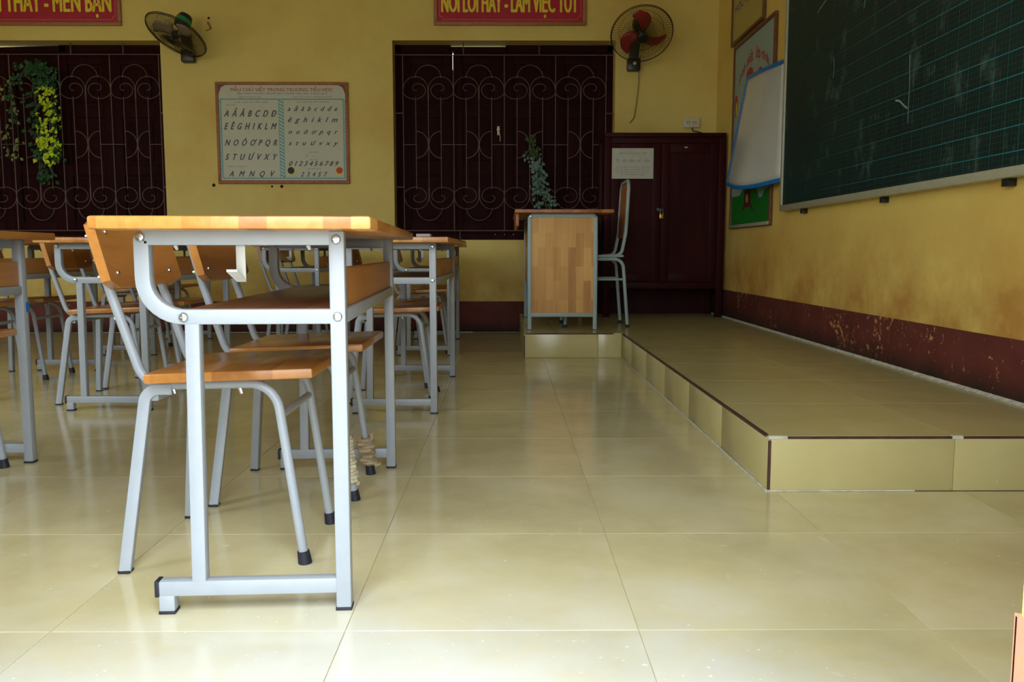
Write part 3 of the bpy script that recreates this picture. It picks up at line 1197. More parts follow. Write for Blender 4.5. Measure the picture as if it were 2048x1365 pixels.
dA1 = place_desk(-0.2925, 1.482, 2.9, 'pale grey two-seat desk with orange wooden top, nearest and brightest of all')
dA2 = place_desk(-0.287, 3.345, -0.6, 'two-seat desk directly behind the nearest desk, thin notebook lying on it')
dA3 = place_desk(-0.352, 5.27, 0.4, 'last two-seat desk of the aisle row, close to the back wall and teacher desk')
dB1 = place_desk(-1.458, 1.55, 0, 'desk with blue tape on its front leg, cut off by the left photo edge')
dB2 = place_desk(-1.458, 3.42, 0, 'two-seat desk seen between the taped leg and the nearest chair back')
dB3 = place_desk(-1.185, 5.35, 0, 'small distant desk seen through the frame of the nearest desk')
dC2 = place_desk(-2.228, 3.598, 0, 'dim far left desk whose rear foot bar shows behind the taped leg')
dC3 = place_desk(-2.208, 5.30, 0, 'dim desk under the left window, farthest back on the left')
MB().box(0.0138, 0.0146, LEN - 0.002, LEN + 0.0142, 0.462, 0.492).build('tape', M['blue_tape'], dB1)['label'] = 'blue tape on the front leg'
for i, (x, y, rz, lab) in enumerate([
    (-0.590, 1.834, 0, 'nearest wooden-seated chair with grey tube frame, at the near end of the closest desk'),
    (-0.566, 2.283, 0, 'second chair at the closest desk, its front legs wrapped in tied rags'),
    (-0.492, 3.745, 0, 'chair at the near end of the second aisle desk, behind the nearest desk'),
    (-0.545, 4.112, 0, 'chair at the far end of the second aisle desk'),
    (-0.545, 5.505, 0, 'chair at the near end of the last aisle desk by the back wall'),
    (-0.565, 5.95, 0, 'chair at the far end of the last aisle desk by the back wall'),
    (-1.700, 1.915, 0, 'chair at the desk with the blue-taped leg, near the left photo edge, mostly hidden'),
    (-1.674, 2.365, 0, 'chair beside the blue-taped leg, only its dark front foot and leg showing'),
    (-1.712, 3.728, 0, 'chair left of the nearest chair, back edge-on beside the taped leg desk'),
    (-1.715, 4.150, 0, 'chair at the far end of the middle row second desk, hidden behind its neighbour'),
    (-1.395, 5.715, 0, 'small distant chair seen through the nearest desk frame, near side of far desk'),
    (-1.385, 6.16, 0, 'small distant chair at the far side of the middle row last desk'),
    (-2.500, 3.960, 0, 'dim chair at the left photo edge, seat cut off, behind the taped leg'),
    (-2.497, 4.388, 0, 'dim chair with black front feet standing before the far left foot bar'),
    (-2.47, 5.66, 0, 'dim chair below the left window at the near end of the last left desk'),
    (-2.46, 6.10, 0, 'dim chair below the left window at the far end of the last left desk'),
]):
    ch = place_chair(x, y, rz, lab)
    if i == 1:
        wr = MB()
        # cream strip wound round the near front leg
        pts = []
        for k in range(0, 130):
            t = k / 129
            z = 0.045 + 0.12 * t
            x_ = 0.1712 - (z - 0.012) * 0.137
            a = t * 2 * PI * 13
            rr = 0.0128 + 0.0016 * math.sin(k * 1.7)
            pts.append((x_ + rr * math.cos(a), -0.13 + rr * math.sin(a), z))
        wr.tube(pts, 0.0068, 6)
        wo = wr.build('rag_wrap', M['cream'], ch)
        wo['label'] = 'cream strip of cloth wound round the front leg'
        w2 = MB()
        pts = []
        for k in range(0, 90):
            t = k / 89
            z = 0.030 + 0.075 * t
            x_ = 0.1712 - (z - 0.012) * 0.137
            a = t * 2 * PI * 8 + 1
            rr = 0.015 + 0.004 * math.sin(k * 0.9) + 0.004 * (abs(t - 0.75) < 0.2)
            pts.append((x_ + rr * math.cos(a), 0.13 + rr * math.sin(a), z))
        w2.tube(pts, 0.0080, 6)
        w2.tube([(0.150, 0.118, 0.095), (0.142, 0.108, 0.112), (0.128, 0.104, 0.122)], 0.007, 6)
        w2.tube([(0.172, 0.118, 0.095), (0.182, 0.108, 0.115), (0.180, 0.104, 0.128)], 0.007, 6)
        w2.tube([(0.180, 0.120, 0.04), (0.194, 0.115, 0.030), (0.205, 0.112, 0.036)], 0.006, 6)
        wo = w2.build('rag_wrap', M['tan_rag'], ch)
        wo['label'] = 'knotted tan rag tied round the front leg'

nb = MB().box(-0.345, -0.29, 3.28, 3.36, 0.700, 0.712, 0.002)
tag(nb.build('notebook', M['grey_cover']), 'thin grey notebook lying on the second aisle desk', 'notebook')

# ------------------------------------------------------------------ teacher's desk on the platform
td = empty('teacher_desk', (0.137, 5.385, PH))
tag(td, 'tall teacher desk with tan wood side panel in a grey steel frame, on the platform', 'desk')
TL, TX = 1.05, 0.440
MB().box(-0.082, 0.535, -0.075, TL + 0.075, 0.735, 0.757, 0.004).build('desktop', M['ttop'], td)
for e in (0, 1):
    y = e * TL
    pts = fillet([(0.012, y, 0.004), (0.012, y, 0.722), (TX - 0.012, y, 0.722), (TX - 0.012, y, 0.004)], 0.022, 5)
    fo = MB().tube(pts, 0, sq=(0.0125, 0.0125), up=(0, 1, 0)).build('side_frame', M['steel_dim'], td)
    MB().box(0.02, TX - 0.02, y - 0.0125, y + 0.0125, 0.082, 0.108, 0.003).build('rail', M['steel_dim'], td)
    MB().box(0.024, TX - 0.024, y - 0.006, y + 0.006, 0.106, 0.712).build('side_panel', M['tpanel'], td)
    sy = -1 if e == 0 else 1
    for bx in (0.016, TX - 0.016):
        bo = MB().lathe([(0.008, 0), (0.008, 0.001), (0.004, 0.005)], (bx, y + sy * 0.012, 0.716), (0, sy, 0), 10)
        bo.build('bolt', M['zinc'], fo)
MB().box(-0.075, -0.055, -0.03, TL + 0.03, 0.655, 0.735, 0.003).build('front_apron', M['ttop'], td)
MB().box(0.008, 0.018, 0.012, TL - 0.012, 0.28, 0.70).build('modesty_panel', M['tpanel'], td)
lg = MB().box(TX / 2 + 0.022, TX / 2 + 0.047, TL * 0.5, TL * 0.5 + 0.025, 0.0, 0.70, 0.002)
lg.build('middle_leg', M['steel_dim'], td)
MB().box(TX / 2 + 0.03, TX - 0.01, 0.03, TL * 0.5, 0.56, 0.70, 0.004).build('drawer', M['tpanel'], td)
MB().box(0.02, TX - 0.02, TL * 0.5, TL * 0.5 + 0.02, 0.090, 0.105, 0.002).build('rail', M['steel_dim'], td)

# teacher's chair: faces -X, stands behind the desk
tc_ = empty('teacher_chair', (0.60, 5.72, PH))
tag(tc_, 'high-backed chair with pale steel tube frame, standing beside the teacher desk', 'chair')
hw = 0.185
for s in (-1, 1):
    y = s * hw
    pts = fillet([(-0.215, y * 0.95, 0.012), (-0.175, y, 0.447), (0.160, y, 0.447), (0.196, y * 0.97, 0.012)], [0.05, 0.06], 8)
    tb = MB().tube(pts, 0.0115, 10).build('leg', M['steel_dim'], tc_)
    cp = MB().cyl((0.1965, y * 0.97, 0), (0.1955, y * 0.97, 0.02), 0.0135, 0.0125, 10)
    cp.build('foot_cap', M['rubber'], tb)
    cp = MB().cyl((-0.2160, y * 0.95, 0), (-0.2140, y * 0.95, 0.02), 0.0135, 0.0125, 10)
    cp.build('foot_cap', M['rubber'], tb)
    MB().tube([(-0.195, y * 0.98, 0.315), (0.178, y * 0.98, 0.315)], 0.008, 8).build('stretcher', M['steel_dim'], tc_)
pts = fillet([(0.06, -hw + 0.006, 0.467), (0.150, -hw + 0.006, 0.470), (0.178, -hw + 0.006, 0.62), (0.196, -hw + 0.006, 0.955), (0.196, hw - 0.006, 0.955),
              (0.178, hw - 0.006, 0.62), (0.150, hw - 0.006, 0.470), (0.06, hw - 0.006, 0.467)], [0.05, 0.2, 0.07, 0.07, 0.2, 0.05], 7)
MB().tube(pts, 0.0115, 10).build('back_frame', M['steel_dim'], tc_)
MB().box(-0.19, 0.165, -hw - 0.01, hw + 0.01, 0.459, 0.475, 0.005).build('seat', M['steel_dim'], tc_)
bp = MB()
mt = Matrix.Translation((0.187, 0, 0.76)) @ Matrix.Rotation(math.atan2(0.018, 0.33), 4, 'Y')
bp.box(-0.006, 0.006, -hw + 0.012, hw - 0.012, -0.175, 0.18, 0.004, mat=mt)
bp.build('backrest', M['ttop'], tc_)

# ------------------------------------------------------------------ dark cupboard in the corner
cb = empty('cupboard', (0.735, WB - 0.01, PH))
tag(cb, 'dark maroon wooden two-door cupboard in the corner behind the teacher desk', 'cupboard')
CW, CD, CH = 0.905, 0.40, 1.375
y0 = -CD
MB().box(0.02, CW - 0.02, y0 + 0.03, -0.005, 0.215, CH - 0.03).build('body', M['cabinet'], cb, smooth=False)
MB().box(0.02, CW - 0.02, -0.03, -0.01, 0.004, 0.22).build('back_board', M['cabinet'], cb, smooth=False)
MB().box(0, CW, y0, 0, CH - 0.03, CH, 0.004).build('top_board', M['cabinet'], cb)
for (a, b) in ((0, 0.05), (CW - 0.05, CW)):
    MB().box(a, b, y0 + 0.01, y0 + 0.06, 0, CH - 0.03, 0.003).build('post', M['cabinet'], cb)
    MB().box(a, b, -0.05, 0, 0, CH - 0.03, 0.003).build('post', M['cabinet'], cb)
MB().box(0.05, CW - 0.05, y0 + 0.015, y0 + 0.045, 0.215, 0.265, 0.003).build('bottom_rail', M['cabinet'], cb)
MB().box(0.05, CW - 0.05, y0 + 0.015, y0 + 0.045, CH - 0.075, CH - 0.03, 0.003).build('top_rail', M['cabinet'], cb)
mid = CW * 0.47
for (a, b) in ((0.052, mid - 0.002), (mid + 0.002, CW - 0.052)):
    dm = MB()
    z0, z1 = 0.268, CH - 0.078
    st = 0.065
    dm.box(a, a + st, y0 + 0.012, y0 + 0.034, z0, z1, 0.002)
    dm.box(b - st, b, y0 + 0.012, y0 + 0.034, z0, z1, 0.002)
    dm.box(a + st, b - st, y0 + 0.012, y0 + 0.034, z0, z0 + st, 0.002)
    dm.box(a + st, b - st, y0 + 0.012, y0 + 0.034, z1 - st, z1, 0.002)
    do = dm.build('door', M['cabinet'], cb)
    MB().box(a + st - .002, b - st + .002, y0 + 0.020, y0 + 0.030, z0 + st - .002, z1 - st + .002).build('panel', M['cabinet'], do)
hs = MB()
hs.box(mid - 0.03, mid + 0.03, y0 + 0.004, y0 + 0.012, 0.80, 0.822, 0.001)
hs.build('hasp', M['fan_dark'], do)
# paper taped to the cupboard door, padlock in the hasp
pn = empty('notice_paper', (0.735 + 0.21, WB - 0.01 - CD + 0.0085, 1.30))
tag(pn, 'white printed notice sheet stuck on the left door of the dark cupboard', 'paper')
MB().box(-0.155, 0.155, -0.0015, 0.0, -0.112, 0.112).build('sheet', M['white_paper'], pn, smooth=False)
ps = MB()
text_into(ps, 'BẢNG NỘI QUY LỚP', 0.020, (0, -0.0017, 0.068), BX, BZ, 0.0003, width=0.20)
text_into(ps, 'Tô  đỏ  đẹp  nề  nếp', 0.030, (0, -0.0017, 0.012), BX, BZ, 0.0003, shear=0.3, width=0.25)
for k in range(4):
    text_into(ps, 'học sinh chăm ngoan lớp học sạch đẹp', 0.013, (0, -0.0017, -0.030 - k * 0.018), BX, BZ, 0.0003, width=0.25 - (k == 3) * 0.08)
ps.build('print', flat('notice_grey_print', (130, 134, 128), 0.7), pn, smooth=False)['kind'] = 'stuff'
pl = empty('padlock', (0.735 + mid + 0.004, WB - 0.01 - CD - 0.002, PH + 0.80))
tag(pl, 'small brass padlock hanging on the dark cupboard doors', 'padlock')
MB().box(-0.016, 0.016, -0.012, 0.004, -0.058, -0.022, 0.003).build('body', M['brass'], pl)
MB().tube([(-0.010, -0.004, -0.024), (-0.010, -0.004, 0.002), (-0.006, -0.004, 0.010), (0.006, -0.004, 0.010), (0.010, -0.004, 0.002), (0.010, -0.004, -0.024)], 0.0028, 8).build('shackle', M['zinc'], pl)
tp = MB().box(0.735 + 0.595, 0.735 + 0.62, WB - 0.01 - CD + 0.010, WB - 0.01 - CD + 0.0115, 1.415, 1.424)
tag(tp.build('tape_scrap', M['white_paper']), 'tiny white scrap of tape high on the right cupboard door', 'tape')


# ------------------------------------------------------------------ wall signs on the back wall
def slogan(x0, x1, z0, z1, text, tw, label, base, ls, wx, tcx):
    root = empty('slogan_sign', ((x0 + x1) / 2, WB, (z0 + z1) / 2))
    tag(root, label, 'sign')
    hw_, hh = (x1 - x0) / 2, (z1 - z0) / 2
    MB().box(-hw_ + 0.01, hw_ - 0.01, -0.014, -0.001, -hh + 0.01, hh - 0.01).build('board', M['red_sign'], root, smooth=False)
    for (a, b, c, d) in ((-hw_, hw_, -hh, -hh + 0.028), (-hw_, hw_, hh - 0.028, hh), (-hw_, -hw_ + 0.028, -hh + 0.028, hh - 0.028), (hw_ - 0.028, hw_, -hh + 0.028, hh - 0.028)):
        MB().box(a, b, -0.024, -0.001, c, d, 0.004).build('frame_rail', M['gold_frame'], root)
    ln = MB()
    i = 0.042
    for (a, b, c, d) in ((-hw_ + i + .03, hw_ - i - .03, -hh + i, -hh + i + .003), (-hw_ + i + .03, hw_ - i - .03, hh - i - .003, hh - i),
                         (-hw_ + i, -hw_ + i + .003, -hh + i + .03, hh - i - .03), (hw_ - i - .003, hw_ - i, -hh + i + .03, hh - i - .03)):
        ln.box(a, b, -0.0150, -0.0138, c, d)
    for sx in (-1, 1):
        for sz in (-1, 1):
            ln.tube([(sx * (hw_ - i), -0.0145, sz * (hh - i - 0.03)), (sx * (hw_ - i - 0.022), -0.0145, sz * (hh - i - 0.022)), (sx * (hw_ - i - 0.03), -0.0145, sz * (hh - i))], 0.002, 5)
    ln.build('border_line', M['pink_line'], root, smooth=False)
    le = MB()
    text_into(le, text, ls, (tcx - (x0 + x1) / 2, -0.0142, base - (z0 + z1) / 2), BX, BZ, 0.0022, weight=0.022, width=tw)
    letters(le, 'letter', M['yellow_letter'], root, BX)
    return root


slogan(-0.559, 0.626, 2.395, 2.82, 'NÓI LỜI HAY - LÀM VIỆC TỐT', 1.055, 'crimson slogan board with yellow lettering above the middle shuttered window', 2.495, 0.205, 1, 0.031)
slogan(-4.20, -2.975, 2.388, 2.82, 'KÍNH THẦY - MẾN BẠN', 1.08, 'crimson slogan board with yellow lettering above the left window, cut off by the photo edge', 2.492, 0.215, 1, -3.59)

# ------------------------------------------------------------------ handwriting chart
ap = empty('letter_chart', (-1.752, WB, 1.572))
tag(ap, 'framed handwriting letter chart hanging between the two shuttered windows', 'poster')
aw, ah = 0.518, 0.392
MB().box(-aw + .01, aw - .01, -0.010, -0.001, -ah + .01, ah - .01).build('sheet', M['paper_chart'], ap, smooth=False)
for (a, b, c, d) in ((-aw, aw, -ah, -ah + .028), (-aw, aw, ah - .022, ah), (-aw, -aw + .022, -ah + .028, ah - .022), (aw - .024, aw, -ah + .028, ah - .022)):
    MB().box(a, b, -0.02, -0.001, c, d, 0.003).build('frame_rail', M['brown_frame'], ap)
YP = -0.0102
tl = MB()
for (a, b, c, d) in ((-0.485, 0.485, 0.258, 0.266), (-0.482, -0.476, -0.34, 0.26), (-0.030, -0.026, -0.345, 0.26), (0.006, 0.010, -0.345, 0.26), (0.474, 0.480, -0.345, 0.26), (-0.485, 0.485, -0.352, -0.344)):
    tl.box(a, b, YP - 0.0004, YP + 0.0004, c, d)
for cx0, cx1 in ((-0.494, -0.483), (-0.026, 0.006), (0.481, 0.493)):
    z = -0.345
    while z < 0.25:
        tl.add([(cx0, YP - .0003, z + .02), (cx1, YP - .0003, z), (cx1, YP - .0003, z + .012), (cx0, YP - .0003, z + .032)], [(0, 1, 2, 3)])
        z += 0.026
tl.build('border_stripes', M['teal'], ap, smooth=False)['kind'] = 'stuff'
pk = MB()
MBp = pk
for s in (-1, 1):
    pk.add([(s * 0.494, YP - .0003, 0.37), (s * 0.44, YP - .0003, 0.37), (s * 0.474, YP - .0003, 0.352), (s * 0.494, YP - .0003, 0.30)], [(0, 1, 2, 3)])
pk.build('corner_ornament', flat('chart_corner_purple', (120, 60, 92), 0.6), ap, smooth=False)
tr = MB()
text_into(tr, 'MẪU CHỮ VIẾT TRONG TRƯỜNG TIỂU HỌC', 0.036, (0, YP, 0.322), BX, BZ, .0004, weight=0.012, width=0.80)
text_into(tr, 'BẢNG CHỮ CÁI VIẾT HOA', 0.013, (-0.25, YP, 0.273), BX, BZ, .0004, width=0.17)
text_into(tr, 'BẢNG CHỮ CÁI VIẾT THƯỜNG VÀ CHỮ SỐ', 0.013, (0.24, YP, 0.276), BX, BZ, .0004, width=0.30)
tr.build('title_print', M['print_red'], ap, smooth=False)['kind'] = 'stuff'
tt = MB()
text_into(tt, '(Ban hành kèm theo Quyết định của Bộ Giáo dục và Đào tạo)', 0.018, (0, YP, 0.300), BX, BZ, .0004, width=0.70)
text_into(tt, 'CÁC CHỮ CÁI VIẾT HOA', 0.014, (-0.24, YP, 0.234), BX, BZ, .0004, width=0.26)
text_into(tt, 'CÁC CHỮ CÁI VIẾT THƯỜNG', 0.014, (0.24, YP, 0.237), BX, BZ, .0004, width=0.26)
tt.build('subtitle_print', M['print_blue'], ap, smooth=False)['kind'] = 'stuff'
tk = MB()
for (s, z, sz, wd, cx) in (('A  Ă  Â  B  C  D  Đ', 0.128, 0.070, 0.41, -0.252), ('E  Ê  G  H  I  K  L  M', 0.030, 0.070, 0.41, -0.252),
                           ('N  O  Ô  Ơ  P  Q  R', -0.095, 0.066, 0.41, -0.252), ('S  T  U  Ư  V  X  Y', -0.205, 0.066, 0.41, -0.252),
                           ('A   M   N   Q   V', -0.335, 0.062, 0.36, -0.252),
                           ('a  ă  â  b  c  d  đ  e', 0.172, 0.050, 0.39, 0.237), ('ê  g  h  i  k  l  m', 0.086, 0.056, 0.39, 0.237),
                           ('n  o  ô  ơ  p  q  r', -0.005, 0.050, 0.39, 0.237), ('s  t  u  ư  v  x  y', -0.092, 0.050, 0.39, 0.237),
                           ('0 1 2 3 4 5 6 7 8 9', -0.252, 0.052, 0.39, 0.237), ('2  3  4  5  7', -0.335, 0.050, 0.21, 0.237)):
    tq = MB()
    text_into(tq, s, sz, (cx, YP, z), BX, BZ, .0004, shear=0.45, weight=0.028, width=wd)
    letters(tq, 'letter', M['ink'], ap, (1, 0, -0.45))
text_into(tk, 'KIỂU CHỮ 1', 0.012, (-0.44, YP, 0.212), BX, BZ, .0004, align='LEFT', width=0.08)
text_into(tk, 'KIỂU CHỮ 2', 0.012, (-0.44, YP, -0.262), BX, BZ, .0004, align='LEFT', width=0.15)
text_into(tk, 'DẤU THANH', 0.012, (0.237, YP, -0.150), BX, BZ, .0004)
text_into(tk, '`   ?   ~   ´   .', 0.03, (0.237, YP, -0.185), BX, BZ, .0004, width=0.22)
text_into(tk, 'CÁC CHỮ SỐ', 0.011, (0.237, YP, -0.208), BX, BZ, .0004)
text_into(tk, 'CÁC CHỮ SỐ KIỂU 2', 0.011, (0.237, YP, -0.278), BX, BZ, .0004)
tk.build('caption_print', M['ink'], ap, smooth=False)['kind'] = 'stuff'


def disc(mb, cx, cz, r, y, n=20):
    mb.add([(cx + r * math.cos(2 * PI * k / n), y, cz + r * math.sin(2 * PI * k / n)) for k in range(n)], [tuple(range(n))])


for nm, mt_, rr, dy in (('emblem_halo', 'print_yellow', 0.034, 0.0004),):
    d_ = MB(); disc(d_, 0.058, -0.288, rr, YP - dy); disc(d_, 0.436, -0.290, rr, YP - dy)
    d_.build(nm, M[mt_], ap, smooth=False)
d_ = MB(); disc(d_, 0.056, -0.288, 0.027, YP - .0008); d_.build('emblem', M['print_navy'], ap, smooth=False)
d_ = MB(); disc(d_, 0.438, -0.288, 0.026, YP - .0008); d_.build('emblem', flat('print_bright_red', (190, 24, 40), 0.5), ap, smooth=False)


# ------------------------------------------------------------------ wall fans
def wall_fan(base, head, n, rad, blade_mat, guard_mat, rim_mat, label, phase, cord=True, sticker=False):
    """base: wall mount centre, head: centre of the guard, n: direction the fan blows"""
    B = Vector(base)
    root = empty('wall_fan', B)
    tag(root, label, 'fan')
    Hc = Vector(head) - B
    n = Vector(n).normalized()
    ref = Vector((0, 0, 1))
    u = (ref - n * ref.dot(n)).normalized()
    v = n.cross(u)
    mb = MB().box(-0.052, 0.052, -0.062, 0, -0.05, 0.05, 0.014)
    bo = mb.build('wall_mount', M['fan_dark'], root)
    MB().lathe([(0.013, 0), (0.013, 0.010), (0.009, 0.014)], (0.004, -0.062, 0.005), (0, -1, 0), 14).build('control_knob', M['fan_white'] if not sticker else M['fan_red'], bo)
    motor = Hc - n * 0.13
    mb = MB()
    P = [Vector((0, -0.035, 0.04)), Vector((0, -0.06, 0.12)), Vector((motor.x * 0.5, (motor.y - 0.06) / 2, max(0.16, motor.z * 0.75))), motor + n * 0.01]
    mb.tube(P, 0, sq=(0.022, 0.036), up=(0, 1, 0.2))
    mb.build('neck', M['fan_dark'], root)
    mo = MB().lathe([(0.02, -0.055), (0.048, -0.045), (0.058, -0.01), (0.058, 0.03), (0.045, 0.055), (0.012, 0.06), (0.009, 0.10)], motor, n, 24).build('motor', M['fan_dark'], root)
    if sticker:
        MB().lathe([(0.0588, -0.006), (0.0592, 0.0), (0.0592, 0.024), (0.0588, 0.028)], motor, n, 24).build('sticker_band', M['fan_green'], mo)
    # blades
    for k in range(3):
        vs, fs = [], []
        R1 = rad * 0.80
        cols = 8
        for i in range(cols + 1):
            t = i / cols
            rr = 0.03 + (R1 - 0.03) * t
            half = math.radians(16 + 26 * math.sin(PI * min(1, t * 1.02) * 0.62))
            sw = math.radians(34 * t * t)
            if i == cols: half *= 0.55
            for j in range(5):
                s_ = j / 4 - 0.5
                a = phase + k * 2 * PI / 3 + sw + s_ * 2 * half * 0.5 / max(0.45, t * 0.9 + .25)
                vs.append(Hc + u * rr * math.cos(a) + v * rr * math.sin(a) + n * (s_ * 0.036 * (1 - 0.3 * t)))
        for i in range(cols):
            for j in range(4):
                fs.append((i * 5 + j, i * 5 + j + 1, (i + 1) * 5 + j + 1, (i + 1) * 5 + j))
        bl = MB().add(vs, fs)
        ob = bl.build('blade', blade_mat, root)
        so = ob.modifiers.new('thickness', 'SOLIDIFY')
        so.thickness = 0.002
    MB().lathe([(0.026, -0.02), (0.034, 0.0), (0.030, 0.022), (0.014, 0.034)], Hc, n, 20).build('hub', M['fan_dark'], root)
    # guards: rim + radial wires + inner rings

    def ringp(r, h, cnt=56):
        return [Hc + n * h + u * r * math.cos(2 * PI * k / cnt) + v * r * math.sin(2 * PI * k / cnt) for k in range(cnt)]
    rim = MB()
    rim.tube(ringp(rad, 0.0), 0.0034, 8, closed=True)
    rim.tube(ringp(rad - 0.004, 0.010), 0.0028, 8, closed=True)
    rim.build('guard_rim', rim_mat, root)
    for (nm, dep, capr) in (('front_guard', 0.062, 0.040), ('rear_guard', -0.055, 0.05)):
        gm = MB()
        cnt = 84 if dep > 0 else 60
        for k in range(cnt):
            a = 2 * PI * k / cnt
            tw = 0.12
            pts = []
            for t in (0, 0.12, 0.45, 0.8, 1):
                rr = capr * 0.9 + (rad - capr * 0.9) * (1 - t)
                h = dep * (1 - (1 - t) ** 2.6)
                aa = a + tw * t
                pts.append(Hc + n * h + u * rr * math.cos(aa) + v * rr * math.sin(aa))
            gm.tube(pts, 0.0011, 4, caps=False)
        gm.tube(ringp(rad * 0.72, dep * 0.80), 0.0013, 5, closed=True)
        gm.tube(ringp(rad * 0.42, dep * 0.96), 0.0011, 5, closed=True)
        gm.build(nm, guard_mat, root)
    MB().lathe([(0.038, 0.056), (0.040, 0.064), (0.034, 0.070), (0.010, 0.073)], Hc, n, 24).build('guard_badge', M['fan_dark'], root)
    if cord:
        MB().tube([(0.040, -0.03, -0.045), (0.045, -0.012, -0.12), (0.038, -0.008, -0.22), (0.025, -0.008, -0.32), (0.012, -0.008, -0.40), (-0.02, -0.008, -0.44)], 0.004, 6).build('cord', M['cord'], root)
    return root


wall_fan((0.995, WB - 0.001, 2.095), (1.016, 6.53, 2.265), (0.02, -0.70, -0.70), 0.232, M['fan_red'], M['fan_wire'], M['fan_wire'],
         'round wall fan with red blades above the dark cupboard', 1.85)
wall_fan((-2.462, WB - 0.001, 2.155), (-2.465, 6.56, 2.26), (-0.31, -0.40, -0.86), 0.232, M['fan_grey'], M['fan_wire'], M['fan_wire_dark'],
         'dark wall fan tilted steeply down beside the left window', 0.3, cord=False, sticker=True)

# socket above the cupboard
so = empty('wall_socket', (1.463, WB, 1.655))
tag(so, 'ivory double wall socket just above the dark cupboard', 'socket')
MB().box(-0.064, 0.064, -0.022, 0, -0.038, 0.042, 0.005).build('plate', M['ivory'], so)
hl = MB()
for hx in (-0.03, 0.02):
    for k in (-1, 1):
        hl.box(hx + k * 0.009 - 0.002, hx + k * 0.009 + 0.002, -0.0228, -0.0215, -0.006, 0.012)
hl.build('slot', M['black'], so, smooth=False)
MB().tube([(0.0, -0.012, -0.038), (0.01, -0.015, -0.062), (0.06, -0.03, -0.075), (0.12, -0.04, -0.098), (0.15, -0.05, -0.115)], 0.005, 6).build('cable', M['fan_dark'], so)

# plugged screw holes in the plaster
for (x, z, r, lab) in ((-2.312, 1.170, 0.014, 'dark screw hole in the wall below the left corner of the letter chart'),
                       (-1.852, 1.160, 0.009, 'small screw hole below the middle of the letter chart, left one of a close pair'),
                       (-1.775, 1.160, 0.013, 'small screw hole below the middle of the letter chart, right one of a close pair'),
                       (-2.305, 2.45, 0.010, 'screw hole high on the wall beside the left fan')):
    mb = MB().lathe([(r, 0), (r * 0.8, 0.0015), (r * 0.3, 0.0018)], (x, WB, z), (0, -1, 0), 9)
    tag(mb.build('screw_hole', M['black']), lab, 'hole')
rs = MB()
rs.tube([(-2.315, WB - 0.0006, 2.42), (-2.30, WB - 0.0006, 2.395), (-2.29, WB - 0.0006, 2.365)], 0.008, 6)
rs.tube([(-2.30, WB - 0.0006, 2.365), (-2.33, WB - 0.0006, 2.355)], 0.005, 6)
tag(rs.build('rust_stain', flat('rust_stain', (170, 112, 40), 0.9)), 'orange rust streak under the screw hole beside the left fan', 'stain')


# ------------------------------------------------------------------ hanging artificial plants
def plant(name, label, loc, strands, mats):
    """strands: (list of points, leaf count, leaf size, spread, material key)"""
    root = empty(name, loc)
    tag(root, label, 'plant')
    L = Vector(loc)
    groups = {}
    st = MB()
    for (pts, cnt, size, spread, mk) in strands:
        P = [Vector(p) - L for p in pts]
        st.tube(P, 0.0022, 5)
        gm = groups.setdefault(mk, MB())
        for i in range(cnt):
            t = random.random() * (len(P) - 1)
            k = min(int(t), len(P) - 2)
            p = P[k].lerp(P[k + 1], t - k)
            p += Vector((random.gauss(0, spread), random.uniform(-0.03, 0.008), random.gauss(0, spread * 0.4)))
            p.y = max(-0.06, min(p.y, 0.01))
            s = size * random.uniform(0.65, 1.25)
            d = Vector((random.uniform(-0.8, 0.8), random.uniform(-0.5, 0.1), random.uniform(-1.1, -0.1))).normalized()
            sd = d.cross(Vector((random.uniform(-.4, .4), 1, random.uniform(-.3, .3)))).normalized()
            up = sd.cross(d).normalized()
            a, b, c_, e = p, p + d * s * 0.45 + sd * s * 0.36 + up * s * .08, p + d * s, p + d * s * 0.45 - sd * s * 0.36 + up * s * .08
            mdl = p + d * s * 0.5 - up * s * 0.05
            gm.add([a, b, c_, e, mdl], [(0, 1, 4), (1, 2, 4), (2, 3, 4), (3, 0, 4)])
    st.build('stem', M['leaf_stem'], root)
    for mk, gm in groups.items():
        o = gm.build('foliage', M[mk], root, smooth=False)
        o['kind'] = 'stuff'
    return root


YV = GYP - 0.03
plant('hanging_vine', 'bright lime and dark green artificial vine hanging from the left window grille', (-3.66, YV, 2.10), [
    ([(-3.74, YV, 2.08), (-3.66, YV, 2.10), (-3.60, YV, 2.02), (-3.58, YV, 1.95)], 150, 0.045, 0.055, 'leaf_dark'),
    ([(-3.72, YV, 2.02), (-3.70, YV, 1.7), (-3.68, YV, 1.35), (-3.62, YV, 1.2)], 120, 0.040, 0.035, 'leaf_dark'),
    ([(-3.62, YV, 1.98), (-3.64, YV, 1.75), (-3.65, YV, 1.55), (-3.62, YV, 1.36)], 130, 0.042, 0.028, 'leaf_lime'),
    ([(-3.58, YV, 1.95), (-3.57, YV, 1.75), (-3.56, YV, 1.55), (-3.55, YV, 1.36)], 70, 0.040, 0.020, 'leaf_lime'),
    ([(-3.56, YV, 1.95), (-3.55, YV, 1.6), (-3.55, YV, 1.36)], 60, 0.040, 0.022, 'leaf_dark'),
    ([(-3.74, YV, 2.08), (-3.80, YV, 2.03), (-3.84, YV, 1.95)], 40, 0.035, 0.04, 'leaf_dark')], None)
